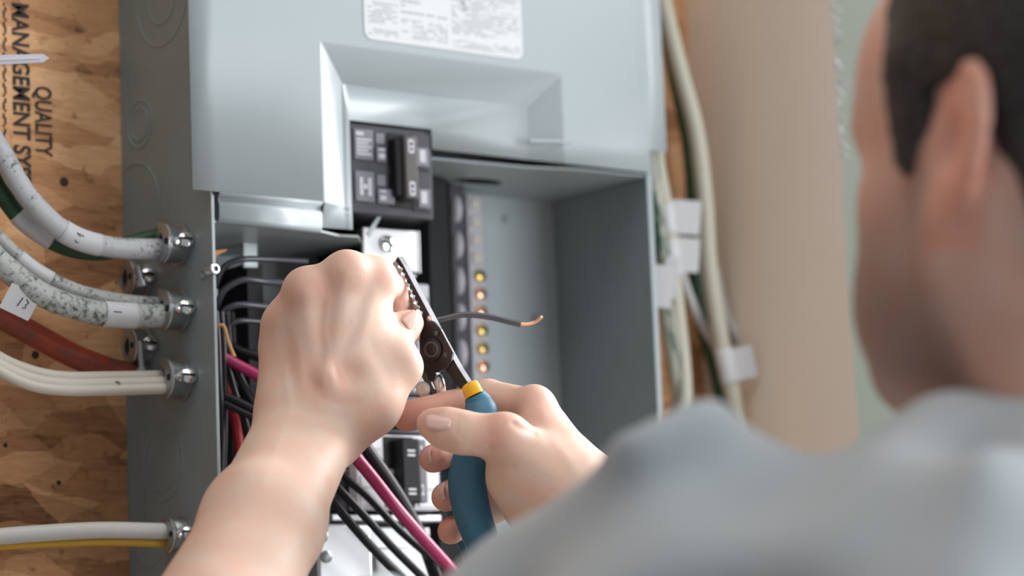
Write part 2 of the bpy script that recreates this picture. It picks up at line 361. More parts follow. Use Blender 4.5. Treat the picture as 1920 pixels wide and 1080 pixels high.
b = MB(); b.prism([PY(688, 437, 0.014), PY(714, 396, 0.014), PY(717, 403, 0.014), PY(694, 444, 0.014)], (0, 0.0012, 0)); b.build('shelf_flange', 'paint', panel)
# bus support, centre spine and neutral bars
part('bus_support', (150, 62, -520), (176, BD-2, 36), 'black', bevel=0.002)
xs = lambda px, y: (PY(px, 520, y/1000)[0])*1000
part('spine', (xs(806, 60), 60, -520), (xs(846, 60), BD-2, 38), 'black', bevel=0.001)
x0_, x1_ = xs(848, 72), xs(877, 72)
part('spine_cover', (x0_, 72, -520), (x1_, BD-2, 38), 'blackmoulded', bevel=0.001)
for k in range(20):
    z = 20-k*25.5; xm = (x0_+x1_)/2; b = MB(); b.lathe(W(xm-1, 71.5, z), -EY, [(-0.002, 0.0105), (0.0012, 0.0095), (0.0035, 0.006), (0.0042, 0.001)], 20)
    q0 = W(xm-1, 0, 0)[0]; b.v = [(q0+(v[0]-q0)*0.42, v[1], v[2]) for v in b.v]
    b.build('busbar_lobe', 'lightcase', panel, True)
n0, n1 = xs(880, 82), xs(910, 82)
nb = part('neutral_bar', (n0, 82, -520), (n1, 92, 34), 'lightcase', bevel=0.001)
part('neutral_bar_stand', (n0+3, 92, -520), (n1-3, BD-2, 34), 'greycase')
def screw_head(name, c, axis, r, m, parent, slot=True):
    b = MB(); c = np.array(c, float); b.lathe(c, axis, [(-0.001, r), (0.0012, r), (0.0022, r*0.7), (0.0024, 0.0001)], 16)
    o = b.build(name, m, parent, True)
    if slot:
        ax = np.array(axis, float)/np.linalg.norm(axis); u = np.cross(ax, [0.2, 0.3, 0.9]); u /= np.linalg.norm(u); v = np.cross(ax, u)
        s_ = MB(); s_.obox(c+ax*0.0022, u*r*0.75, v*r*0.14, ax*0.0005); s_.build('slot', 'black', o)
    return o
z517 = (PY(895, 517, 0.0812)[2]-ZO)*1000
for k in range(-4, 22):
    zz = z517-k*12.9
    if k < 0:
        b = MB(); b.box(W(n0+3, 80.8, zz-4.2), W(n1-2, 82.2, zz+4.2)); b.build('terminal_block', 'terminal', nb, bevel=0.0006)
    else:
        screw_head('terminal_screw', W((n0+n1)/2+1.5, 81.2, zz), -EY, 0.0046, ('brass', 'copper', 'copper', 'brass')[k % 4], nb)
# rivet marks on the back panel
for px, py in ((947, 412), (1002, 598)): screw_head('rivet', PY(px, py, (BD-t)/1000), -EY, 0.0028, 'zinc', panel, False)
# left neutral bar in the wiring gutter
nb2 = part('neutral_bar', (42, 84, -520), (56, 92, -28), 'tin', bevel=0.001); part('neutral_bar_stand', (44, 92, -520), (54, BD-2, -28), 'greycase')
part('gutter_rail', (22, 88, -520), (32, BD-2, -28), 'greycase'); part('gutter_rail', (70, 70, -520), (82, BD-2, -30), 'black')
for k in range(22): screw_head('terminal_screw', W(49, 83.2, -36-k*13.5), -EY, 0.0043, ('chrome', 'chrome', 'brass')[min(2, k//2)] if k < 6 else 'brass', nb2)
es_ = (PY(470, 478, 0.06)-W(0, 0, 0))*1000; part('earth_strap', (es_[0]-6, 60, es_[2]-9), (es_[0]+6, 62, es_[2]+12), 'zinc', bevel=0.001)

# ================================================================ the cover
cover = thing('panel_cover', W(181, -3, 0), 'pale grey stamped steel cover with white instruction label on upper half of panel', 'panel cover')
yo, yi = -3.0, 8.0
q = lambda px, py, y: (PY(px, py, y/1000) - W(0, 0, 0))*1000
i1 = q(640, 157, yi); i2 = q(985, 200, yi)
xo1, xo2, zo = 84.0, 284.0, 106.0
xi1, xi2, zi = i1[0], i2[0], (i1[2]+i2[2])/2
c1, c2, cz = 112.5, 179.0, 58.5
zPB, zPR, zR = -14.5, 45.0, 42.5
XL, XR, ZTP = -14.5, 377.5, 345.0
G = {}
cb = bmesh.new()
def cv(x, y, z):
    k = (round(x, 2), round(y, 2), round(z, 2))
    if k not in G: G[k] = cb.verts.new(W(x, y, z))
    return G[k]
def cq(*pts): cb.faces.new([cv(*p) for p in pts])
O = lambda x, z: (x, yo, z)
I = lambda x, z: (x, yi, z)
N1 = 361.0
cq(O(XL, 0), O(3.5, 0), O(3.5, zo), O(XL, zo)); cq(O(3.5, 0), O(xo1, 0), O(xo1, zo), O(3.5, zo))
cq(O(XL, zo), O(3.5, zo), O(3.5, ZTP), O(XL, ZTP)); cq(O(3.5, zo), O(xo1, zo), O(xo1, ZTP), O(3.5, ZTP))
cq(O(xo1, zo), O(xo2, zo), O(xo2, ZTP), O(xo1, ZTP))
cq(O(xo2, zo), O(N1, zo), O(N1, ZTP), O(xo2, ZTP)); cq(O(N1, zo), O(XR, zo), O(XR, ZTP), O(N1, ZTP))
cq(O(xo2, zR), O(N1, zR), O(N1, 59), O(xo2, 59)); cq(O(xo2, 59), O(N1, 59), O(N1, zo), O(xo2, zo)); cq(O(N1, 59), O(XR, 59), O(XR, zo), O(N1, zo))
cq(I(xi1, zi), I(xi2, zi), O(xo2, zo), O(xo1, zo))                            # sloping borders of the sunken field
cq(O(xo1, 0), I(xi1, 0), I(xi1, zi), O(xo1, zo)); cq(I(xi2, zPR), O(xo2, zR), O(xo2, 59), I(xi2, 59)); cq(I(xi2, 59), O(xo2, 59), O(xo2, zo), I(xi2, zi))
cq(I(xi1, 0), I(c1, 0), I(c1, cz), I(xi1, cz)); cq(I(xi1, cz), I(c1, cz), I(c1, zi), I(xi1, zi))
cq(I(c1, cz), I(c2, cz), I(c2, zi), I(c1, zi)); cq(I(c2, cz), I(xi2, 59), I(xi2, zi), I(c2, zi)); cq(I(c2, zPR), I(xi2, zPR), I(xi2, 59), I(c2, cz))
# joggled lip below the left field
xa = 5.0
lip = [(0, yo), (-3.0, yo+3.2), (-5.5, yo+3.4), (-7.5, yo+1.8), (-16.5, yo+1.8), (-19.0, yo+4.5)]
for (z0, y0), (z1, y1) in zip(lip[:-1], lip[1:]):
    cq((xa, y1, z1), (xo1-2, y1, z1), (xo1-2, y0, z0), (xa, y0, z0))
cq((xo1-2, yo+1.8, -16.5), (xi1, yi, zPB), I(xi1, 0), O(xo1, 0)); cq(I(xi1, zPB), I(c1, zPB), I(c1, 0), I(xi1, 0))
bmesh.ops.recalc_face_normals(cb, faces=cb.faces)
me = bpy.data.meshes.new('stamped_sheet'); cb.to_mesh(me); cb.free(); me.materials.append(M['paint'])
sheet = link('stamped_sheet', me, cover)
bv = sheet.modifiers.new('folds', 'BEVEL'); bv.width = 0.0026; bv.segments = 4; bv.limit_method = 'ANGLE'; bv.angle_limit = 0.12
so = sheet.modifiers.new('thickness', 'SOLIDIFY'); so.thickness = 0.0012; so.offset = -1.0
me.polygons.foreach_set('use_smooth', [True]*len(me.polygons))
for px0, px1, py, dy in ((992, 1070, 264, 5),):                               # pressed rib near the right end of the sunken field
    a, c = PY(px0, py, yo/1000), PY(px1, py+2, yo/1000); b = MB(); b.tube([a+EY*0.0005, c+EY*0.0005], 0.0014, 8); b.build('pressed_rib', 'paint', cover, True)
a, c = PY(627, 388, yi/1000), PY(654, 391, yi/1000); b = MB(); b.tube([a+EY*0.0006, c+EY*0.0006], 0.0016, 8); b.tube([a+EY*0.0006-EZ*0.004, c+EY*0.0006-EZ*0.004], 0.0012, 8); b.build('pressed_rib', 'paint', cover, True)
# instruction label
lx0, lx1, lz = 119.0, 250.5, 111.5
lab_c = W((lx0+lx1)/2, yo-0.35, lz+55)
b = MB(); b.prism(rect_poly(lab_c, EX, EZ, (lx1-lx0)/2000, 0.055, 0.006), (0, 0.0003, 0)); label = b.build('instruction_label', 'paper', cover)
label['label'] = 'white instruction label with columns of grey small print'
rng = random.Random(11); b = MB()
def block(x0, x1, z0, z1, step, h, dens=0.8):
    z = z1
    while z > z0:
        x = x0; end = x1 if rng.random() < 0.7 else x0+(x1-x0)*rng.uniform(0.45, 0.9)
        while x < end:
            wd = rng.uniform(1.2, 4.5); wd = min(wd, end-x)
            if rng.random() < dens: b.box(W(x, yo-0.42, z-h), W(x+wd, yo-0.34, z))
            x += wd+0.7
        z -= step
block(122, 146, lz+12, lz+26, 1.7, 0.8); block(122, 146, lz+4, lz+7.5, 1.6, 0.8)
block(122, 146, lz+30, lz+100, 1.7, 0.8); block(149, 187, lz+46, lz+100, 1.7, 0.8); block(191, 248, lz+52, lz+100, 1.5, 0.7, 0.75)
for x0, x1, z in ((149, 170, 33), (149, 165, 30), (149, 153, 27), (149, 168, 22.5), (170, 176, 22.5), (179, 187, 22)): block(x0, x1, lz+z-2, lz+z, 2.6, 1.3, 1.0)
block(149, 155, lz+14, lz+17, 1.6, 0.8); block(149, 157, lz+8, lz+9, 1.6, 0.8); block(158, 187, lz+3.5, lz+17, 1.5, 0.7, 0.7)
block(191, 248, lz+12, lz+46, 1.45, 0.7, 0.75); block(191, 248, lz+3, lz+8, 1.5, 0.7, 0.7)
b.build('label_print', 'greyprint', label)['kind'] = 'stuff'
p = PY(871, 14, (yo-0.4)/1000); b = MB(); b.lathe(p+EY*0.0002, -EY, [(0, 0.0042), (0.00012, 0.0042)], 20)
b.v = [(p[0]+(v[0]-p[0])*0.8, v[1], p[2]+(v[2]-p[2])*1.3) for v in b.v]; mk = b.build('certification_mark', 'inkblack', label)
b = MB(); b.obox(PY(869, 6, (yo-0.55)/1000), EX*0.0016, EY*0.0001, EZ*0.0018); b.obox(PY(873, 17, (yo-0.55)/1000), EX*0.0014, EY*0.0001, EZ*0.0010); b.build('mark_detail', 'greyprint', mk)
p = PY(786, 60, (yo-0.4)/1000); b = MB(); b.lathe(p+EY*0.0002, -EY, [(0, 0.0014), (0.00012, 0.0014)], 12); b.build('print_dot', 'inkblack', label)

# ================================================================ breakers
def breaker_face(parent, x0, x1, z0, z1, y, face, rows, toggles=True, pale=False):
    return
def main_breaker():
    t_ = thing('main_breaker', W(146, 40, -8), 'black two-pole main breaker showing through the cover window', 'circuit breaker')
    y = 9.5
    x0, x1, z0, z1 = 113.5, 178.5, 1.0, 57.5
    B = lambda n, lo, hi, m, bev=0.0006, par=t_: (lambda b: b.build(n, m, par, bevel=bev))(MB().box(W(*lo), W(*hi)))
    case = B('case', (x0, y, z0-4), (x1+1, 60, z1), 'blackmoulded', 0.001)
    for r in range(2):
        zt = z1-2.5-r*28.0
        B('recessed_panel', (x0+2.5, y-1.2, zt-22), (x0+18, y, zt-1.5), 'greycase'); B('recessed_panel', (x0+20, y-0.9, zt-10.5), (x0+27, y, zt-3), 'greycase')
        B('raised_pad', (x0+19.5, y-2.2, zt-22.5), (x0+(27 if r == 0 else 33), y, zt-12.5), 'greycase')
        B('raised_pad', (x0+52, y-2.4, zt-23), (x0+62, y, zt-10), 'greycase'); B('vent_slot', (x0+52, y-0.5, zt-8), (x0+61, y+0.2, zt-3), 'black')
        B('end_block', (x0+49, y-1.0, zt-25), (x0+64, y, zt-1.0), 'blackmoulded')
        # toggle and its well
        B('toggle_well', (x0+30, y-0.7, zt-24), (x0+50, y+0.1, zt-2), 'black')
    tg = B('toggle', (x0+36, y-11, z1-50), (x0+46.5, y-1, z1-7), 'brownblack', 0.0012)
    B('tie_bar', (x0+31, y-7.5, z1-48), (x0+36.5, y-1, z1-9), 'black', 0.001)
    for r in range(2):
        z = z1-14.5-r*28.5
        b = MB(); b.prism(rect_poly(W(x0+41.2, y-11.2, z), EX, EZ, 0.0024, 0.0048, 0.0016), (0, 0.0003, 0)); mk = b.build('position_mark', 'print', tg)
        b = MB(); b.prism(rect_poly(W(x0+41.2, y-11.35, z+1.6), EX, EZ, 0.0010, 0.0012, 0.0005), (0, 0.0002, 0)); b.build('mark_centre', 'black', mk)
        b = MB(); b.prism(rect_poly(W(x0+41.2, y-11.35, z-2.0), EX, EZ, 0.0009, 0.0010, 0.0005), (0, 0.0002, 0)); b.build('mark_centre', 'black', mk)
    # moulded emblem and rating print in the left panels
    zt = z1-2.5
    b = MB()
    b.box(W(x0+4, y-1.5, zt-6), W(x0+10, y-1.1, zt-3.5))
    for k in range(5):
        b.box(W(x0+4, y-1.5, zt-19+k*2.4), W(x0+4+(9.5 if k % 2 else 12), y-1.1, zt-17.6+k*2.4))
    b.build('rating_print', 'print', t_)['kind'] = 'stuff'
    b = MB(); zz = zt-28-12
    b.box(W(x0+5.5, y-1.7, zz-6), W(x0+8.3, y-1.1, zz+6)); b.box(W(x0+12.2, y-1.7, zz-6), W(x0+15, y-1.1, zz+6)); b.box(W(x0+8, y-1.7, zz-1.6), W(x0+12.6, y-1.1, zz+1.6)); b.build('emblem', 'print', t_)
    b = MB()
    for r in range(2):
        for z_, h_ in ((-13.5, 1.6), (-17, 3.2)): b.box(W(x0+21, y-2.6, zt-28*r+z_-h_), W(x0+26, y-2.1, zt-28*r+z_))
        b.box(W(x0+54, y-2.7, zt-28*r-20), W(x0+59, y-2.3, zt-28*r-11.5))
    b.build('rating_print', 'print', t_)['kind'] = 'stuff'
    return t_
main_breaker()
# terminal lug plate under the main breaker
lug = thing('terminal_lug', W(160, 60, -38), 'bright metal lug plate with round screw below the main breaker', 'terminal lug')
b = MB(); b.box(W(131, 24, -37), W(176, 27, -8)); b.build('plate', 'tin', lug, bevel=0.0012)
b = MB(); b.box(W(131, 27, -40), W(176, 62, -37)); b.build('foot', 'tin', lug, bevel=0.0008)
b = MB(); b.box(W(176, 24, -37), W(178, 62, -8)); b.build('side', 'tin', lug, bevel=0.0006)
screw_head('screw', W(150, 23.6, -19), -EY, 0.0058, 'chrome', lug)

def branch_breaker(z1, x0=99.0, x1=178.0, y=14.0, poles=1, tone='greycase', toggle_on=True, label='', marks='20', proud=0.0, pale='lightcase'):
    H = 25.0*poles
    t_ = thing('branch_breaker', W((x0+x1)/2, 60, z1-H), label, 'circuit breaker', 'branch breakers in the left column')
    B = lambda n, lo, hi, m, bev=0.0006, par=t_: (lambda b: b.build(n, m, par, bevel=bev))(MB().box(W(*lo), W(*hi)))
    y -= proud
    B('case', (x0, y+10, z1-H+0.4), (x1, 62, z1-0.4), 'blackmoulded', 0.001)
    B('face', (x0+12, y, z1-H+0.6), (x1-1, y+10, z1-0.6), tone, 0.0012)
    for r in range(poles):
        zt = z1-25*r
        B('face_pad', (x0+14, y-1.3, zt-10.5), (x0+31, y, zt-2.5), pale); B('face_pad', (x0+14, y-1.0, zt-22), (x0+31, y, zt-12.5), pale)
        B('face_pad', (x1-19, y-1.4, zt-10.8), (x1-3, y, zt-2.2), pale); B('face_pad', (x1-19, y-1.0, zt-22.5), (x1-3, y, zt-13), pale)
        B('toggle_well', (x0+33, y-0.6, zt-23), (x1-22, y+0.1, zt-2), 'black')
    tg = B('toggle', (x0+40, y-12, z1-H+4), (x0+54, y-0.5, z1-4), 'black', 0.0012)
    st = B('toggle_strip', (x0+54, y-11, z1-H+4.5), (x0+60, y-0.4, z1-4.5), 'greycase', 0.0008)
    for r in range(poles):
        lettering('rating_number', marks, 0.0095, EZ, EX, W(x0+54.6, y-11.1, z1-25*r-15.5), 'paper', st, 0.5, 0.0003)
        b = MB(); b.box(W(x0+44, y-12.2, z1-25*r-12.8), W(x0+50, y-11.9, z1-25*r-11.4)); b.box(W(x0+44, y-12.2, z1-25*r-15.6), W(x0+50, y-11.9, z1-25*r-14.2)); b.build('position_mark', 'paper', tg)
    B('screw_well', (x0+2, y+9.2, z1-H+7), (x0+11, y+10.2, z1-7), 'black'); screw_head('terminal_screw', W(x0+6.5, y+9.0, z1-H/2), -EY, 0.0036, 'copper', t_)
    return t_
zs = [-45, -70.4, -95.8, -121.2]
lbs = ['black branch breaker just under the lug plate, topmost of the left column', 'second branch breaker from the top, behind the stripper jaws', 'third branch breaker from the top, behind the left fist',
       'fourth branch breaker from the top, behind the left hand']
for z1, lb in zip(zs, lbs): branch_breaker(z1, label=lb)
branch_breaker(-147, poles=2, tone='palelitcase', label='pale two-pole breaker, lightened as if lit, with black toggle framed between the forearm and the fingertips', marks='2', proud=4, pale='palelitcase')
# bus plates below the breakers
bp_ = thing('bus_plate', W(140, 60, -420), 'bright tinned bus plate below the breakers seen past the magenta wire', 'bus plate')
b = MB(); b.box(W(132, 30, -330), W(182, 33, -206)); b.build('plate', 'tin', bp_, bevel=0.001)
b = MB(); b.box(W(99, 22, -203), W(186, 60, -198.5)); b.build('rail', 'alu', bp_, bevel=0.0008)
b = MB(); b.box(W(136, 26, -242), W(176, 30, -220)); b.build('step', 'tin', bp_, bevel=0.001)
screw_head('screw', PY(783, 1046, 0.0295), -EY, 0.004, 'chrome', bp_)
lp = thing('lug_block', W(100, 60, -330), 'white-bright aluminium lug block with two screws beside the forearm', 'lug block')
b = MB(); b.box(W(78, 8, -330), W(120, 58, -206)); b.build('block', 'alu', lp, bevel=0.002)
for px, py in ((604, 1005), (611, 1044)): screw_head('screw', PY(px, py, 0.0078), -EY, 0.0040, 'zinc', lp, False)

# ================================================================ cables, clamps and wires
def cable(name, pts, r, m, label, cat='cable', group=None, seg=16, n=9, squash=1.0, parent=None):
    e0, e1, f1, f0 = [np.array(pts[i], float) for i in (0, 1, -1, -2)]
    run0 = e0 + (e0-e1)*(9.0 if e0[0] < 0 else 1.0 if e0[1] < 0 else 0.0); run1 = f1 + (f1-f0)*(4.0 if f1[1] >= 1000 and f1[0] > 1000 else 0.0)
    if abs(run0-e0).sum() > 1: pts = [tuple(np.append(run0[:2], e0[2]))] + list(pts)
    if abs(run1-f1).sum() > 1: pts = list(pts) + [tuple(np.append(run1[:2], f1[2]))]
    P = spline([PY(px, py, Y/1000) for px, py, Y in pts], n)
    b = MB(); b.tube(P, r/1000, seg, squash=squash)
    c = P[len(P)//2]
    if parent is not None: return b.build(name, m, parent, True), P
    o = bpy.data.objects.new(name, None); COL.objects.link(o); o.location = tuple(map(float, c)); o.empty_display_size = 0.02
    tag(o, label, cat, group); b.build('sheath', m, o, True)
    return o, P
def near(P, px, py):
    best = None
    for i, p in enumerate(P):
        d = p-CAM; z = d@_F; x = 960+FPX*(d@_R)/z; y = 540-FPX*(d@_U)/z
        e = (x-px)**2+(y-py)**2
        if best is None or e < best[0]: best = (e, i)
    return best[1]
def sleeve(parent, P, px, py, length, r, label=None, mark=None):
    i = near(P, px, py); L = 0; idx = [i]; j = i
    a = max(1, i-1); t_ = P[min(i+1, len(P)-1)]-P[max(i-1, 0)]; t_ /= np.linalg.norm(t_)
    lo = i; hi = i
    acc = 0
    while lo > 0 and acc < length/2000: acc += np.linalg.norm(P[lo]-P[lo-1]); lo -= 1
    acc = 0
    while hi < len(P)-1 and acc < length/2000: acc += np.linalg.norm(P[hi+1]-P[hi]); hi += 1
    b = MB(); b.tube(P[lo:hi+1], r/1000, 16, caps=False); o = b.build('tape_label', 'tape', parent, True)
    s_ = o.modifiers.new('thickness', 'SOLIDIFY'); s_.thickness = 0.0003
    if label: o['label'] = label
    return o, P[i], t_
def scribble(parent, c, u, v, strokes, m='inkblack', r=0.00035):
    b = MB()
    for st in strokes: b.tube([np.array(c)+np.array(u)*x+np.array(v)*y for x, y in st], r, 6)
    return b.build('handwritten_mark', m, parent, True)
tocam = -_F

o, P = cable('cable', [(-60, 180, 60), (0, 282, 58), (55, 372, 52), (125, 437, 46), (205, 463, 48), (300, 467, 42), (350, 464, 40)], 6.7, 'silverspeckle', 'silver-grey worn cable curving into the topmost clamp', group='cables entering the panel side')
tl, c, t_ = sleeve(o, P, 147, 446, 22, 7.2, 'white tape label with handwritten figure two')
v_ = np.cross(t_, tocam); v_ /= np.linalg.norm(v_); f_ = c+tocam*0.0084
scribble(tl, f_, t_, v_, [[(0.002*math.cos(a), 0.002*math.sin(a)) for a in np.linspace(2.8, -1.2, 10)] + [(-0.0022, -0.0036), (0.003, -0.003)]])
o, P = cable('cable', [(-60, 250, 72), (0, 358, 70), (50, 420, 66), (120, 462, 62), (190, 472, 56), (250, 456, 54), (300, 444, 52), (345, 442, 50)], 5.6, 'greenspeckle', 'dark green cable running behind the silver cable into the topmost clamp', group='cables entering the panel side')
tl, c, t_ = sleeve(o, P, 60, 432, 24, 6.1)
b = MB(); v_ = np.cross(t_, tocam); v_ /= np.linalg.norm(v_)
b.prism(rect_poly(c - v_*0.0045 + tocam*0.004 , t_, v_, 0.011, 0.005, 0.001), tocam*0.0005); b.build('tape_flag', 'tape', tl)
o, P = cable('cable', [(-60, 385, 62), (0, 448, 60), (65, 505, 56), (140, 543, 50), (220, 562, 52), (300, 570, 48), (350, 570, 46)], 4.4, 'greyspeckle', 'thinner grey speckled cable, upper of the two in the middle clamp', group='cables entering the panel side')
tl, c, t_ = sleeve(o, P, 63, 503, 20, 4.9)
o, P = cable('cable', [(-60, 430, 50), (0, 492, 48), (75, 550, 44), (160, 582, 42), (230, 591, 40), (300, 592, 38), (350, 590, 38)], 7.6, 'greyspeckle', 'thick grey speckled cable with white tape, lower of the two in the middle clamp', group='cables entering the panel side')
tl, c, t_ = sleeve(o, P, 226, 590, 20, 8.2, 'white tape label with handwritten stroke')
v_ = np.cross(t_, tocam); v_ /= np.linalg.norm(v_)
scribble(tl, c+tocam*0.0094, t_, v_, [[(-0.002, -0.002*s_) , (0.0035, -0.002*s_)] for s_ in (1,)])
o, P = cable('cable', [(-60, 555, 92), (0, 592, 92), (65, 628, 92), (140, 668, 90), (205, 693, 86), (262, 706, 80)], 7.8, 'redcable', 'faded red cable running behind the others to the rear clamp')
b = MB(); c = PY(38, 566, 0.045); u_ = np.array(PY(66, 580, 0.045)-PY(10, 553, 0.045)); u_ /= np.linalg.norm(u_); v_ = np.cross(u_, tocam); v_ /= np.linalg.norm(v_)
b.prism(rect_poly(c, u_, v_, 0.0105, 0.0085, 0.0006), tocam*0.0004); tf = b.build('tape_flag', 'tape', o); tf['label'] = 'white tape flag with handwritten number'
scribble(tf, c+tocam*0.0006, u_, v_, [[(0.0005, -0.003), (-0.0005, 0.003)], [(0.003, 0.0028), (0.0052, 0.002), (0.0042, 0.0002), (0.0055, -0.0015), (0.003, -0.003)]])
white = None
for k, (dy, dY, r, m) in enumerate(((0, 44, 4.0, 'whitecable'), (14, 38, 4.6, 'whitecable'), (24, 34, 3.4, 'whitecable'))):
    lb = ('topmost off-white cable of three in the lowest clamp', 'middle off-white cable of three in the lowest clamp', 'lowest off-white cable of three, lowest clamp')[k]
    o, P = cable('cable', [(-60, 628+dy*0.9, dY+18), (0, 672+dy, dY+14), (60, 697+dy*1.1, dY+9), (120, 708+dy, dY+4), (200, 708+dy, dY+3), (300, 706+dy*0.95, dY+1), (352, 704+dy*0.9, dY)], r, m, lb, group='off-white cables in the lowest clamp')
    if k == 1:
        c = P[near(P, 220, 724)]+tocam*0.0056
        scribble(o, c, _R, _U, [[(0.0016*math.cos(a)*(1+0.2*math.sin(3*a)), 0.0022*math.sin(a)) for a in np.linspace(0, 11, 40)], [(-0.003, -0.004), (0.0, 0.0)]])
o, P = cable('cable', [(-60, 1012, 62), (0, 1006, 60), (90, 999, 56), (190, 994, 50), (300, 996, 44), (340, 997, 43)], 5.2, 'whitescuff', 'scuffed white cable running level into the bottom clamp')
o, P = cable('cable', [(-60, 1026, 66), (0, 1024, 64), (100, 1019, 60), (200, 1016, 54), (303, 1019, 46), (340, 1020, 44)], 2.6, 'yellow', 'thin yellow cable under the scuffed white cable')
# tail of a white cable tie
p0, p1 = PY(-40, 114, 0.06), PY(93, 109, 0.045); d = p1-p0; d /= np.linalg.norm(d); v_ = np.cross(d, tocam); v_ /= np.linalg.norm(v_)
b = MB(); b.prism([p0-v_*0.0033, p1-d*0.004-v_*0.0026, p1, p1-d*0.004+v_*0.0026, p0+v_*0.0033], tocam*0.0011); zt_ = b.build('cable_tie', 'zip', bevel=0.0003); tag(zt_, 'pointed white nylon cable tie tail in front of the stamped board', 'cable tie')
b = MB(); b.tube([p0+tocam*0.0011, p1-d*0.006+tocam*0.0011], 0.0008, 6); b.build('tie_ribs', 'zip', zt_)

def clamp(px, py, label, scale=1.0, base_x=0.0, m='zinc', screws=True, lift=0.0):
    c = PX(px, py, base_x)                       # centre of the hole in the box side
    t_ = thing('cable_clamp', c, label, 'cable clamp', 'cable clamps on the panel side')
    r = 0.0120*scale; L_ = 0.0125*scale
    b = MB(); b.lathe(c, -EX, [(-0.004, r*0.95), (0.0, r*0.95), (0.0, r*1.14), (0.0020, r*1.14), (0.0024, r*1.0), (L_-0.0006, r*1.0), (L_, r*0.95), (L_, r*0.62), (-0.004, r*0.60)], 32); b.build('body', m, t_, True)
    # saddle: a half ring face plate with raised rim and a screw hole on the near side
    fc = c - EX*L_; n_ = 18; poly_o = []; poly_i = []
    for k in range(n_+1):
        a = math.radians(-98+196*k/n_); poly_o.append(fc - EY*math.cos(a)*r*1.04 + EZ*math.sin(a)*r*1.10); poly_i.append(fc - EY*(math.cos(a)*r*0.42 + r*0.02) + EZ*math.sin(a)*r*0.66)
    b = MB(); b.add(poly_o+poly_i, [(k, k+1, n_+2+k, n_+1+k) for k in range(n_)]); off = -EX*0.0035*scale
    b.add([p+off for p in poly_o+poly_i], [(k, k+1, n_+2+k, n_+1+k) for k in range(n_)])
    b.add(poly_o+[p+off for p in poly_o], [(k, k+1, n_+2+k, n_+1+k) for k in range(n_)]); b.add(poly_i+[p+off for p in poly_i], [(k, k+1, n_+2+k, n_+1+k) for k in range(n_)])
    fp = b.build('saddle', m, t_)
    b = MB(); b.lathe(fc + off - EY*r*0.74, -EX, [(-0.0002, 0.0022*scale), (0.00025, 0.0022*scale)], 16); b.build('screw_hole', 'black', fp)
    b = MB(); b.tube([p + off*0.5 for p in poly_o[2:-4]], 0.0007, 6); b.build('rim', 'steel', fp, True)
    if screws:
        for s_, zz in ((-1, 0.0005), (1, 0.0)):
            sc_ = c - EX*0.005*scale + EY*s_*(r*1.22) + EZ*zz
            screw_head('screw', sc_, EY*s_*0.8 - EX*0.25 + EZ*0.25, 0.0052*scale, 'chrome', t_)
            b = MB(); b.lathe(sc_ - EY*s_*0.0005 - EX*0.006*scale - EZ*0.0012, EY*s_, [(-0.004, 0.0028), (0.0016, 0.0028), (0.0022, 0.001)], 12); b.build('screw', 'chrome', t_, True)
    return t_
clamp(339, 459, 'zinc cable clamp holding the silver and green cables, topmost on the panel side')
clamp(341, 584, 'zinc cable clamp holding the two grey speckled cables')
clamp(344, 712, 'zinc cable clamp holding the three off-white cables')
clamp(344, 1003, 'zinc cable clamp at the bottom beside the bare forearm', 0.85)
clamp(270, 524, 'shadowed rear clamp between the two upper front clamps', 0.95, m='zinc')
clamp(274, 652, 'shadowed rear clamp gripping the red cable', 0.95, m='zinc')
for px, py, px2, py2, nm in ((258, 498, 264, 525, 'upper'), (262, 640, 266, 690, 'lower')):   # long screws of the rear clamps
    a, c = PY(px, py, 0.055), PY(px2, py2, 0.055); b = MB(); b.cyl(a, c, 0.0022, seg=10); b.cyl(c, c+(c-a)/np.linalg.norm(c-a)*0.004, 0.004, seg=12)
    tag(b.build('clamp_screw', 'zinc', None, True), 'long loose screw hanging at the %s rear clamp' % nm, 'screw')

# ---- right side of the panel
RY = 70
o, P = cable('cable', [(1222, -120, 60), (1243, 0, 60), (1272, 120, 58), (1306, 250, 56), (1322, 380, 56), (1330, 500, 58), (1352, 640, 60), (1374, 740, 60), (1384, 830, 60), (1390, 1000, 60)], 6.4, 'cream', 'cream cable bowing out beside the panel right side', group='cables beside the panel right side')
s1, c, t_ = sleeve(o, P, 1360, 684, 24, 7.0)
v_ = np.cross(t_, tocam); v_ /= np.linalg.norm(v_)
b = MB(); b.prism(rect_poly(c + v_*-0.011+tocam*0.002, t_, v_, 0.012, 0.0105, 0.0006), tocam*0.0005); fl_ = b.build('tape_flag', 'tape', s1)
o, P = cable('cable', [(1226, -120, 86), (1245, 0, 86), (1262, 120, 84), (1290, 250, 82), (1302, 380, 84), (1304, 480, 86), (1316, 600, 88), (1350, 720, 88), (1400, 1000, 88)], 6.2, 'greenspeckle', 'dark green cable close behind the bowed cream cable', group='cables beside the panel right side')
o, P = cable('cable', [(1226, 200, 40), (1232, 300, 42), (1246, 380, 44), (1258, 470, 48), (1270, 580, 52), (1281, 680, 54), (1284, 760, 54), (1276, 840, 52), (1262, 1000, 50)], 5.6, 'cream', 'cream cable hugging the panel right edge, carrying two tape labels', group='cables beside the panel right side')
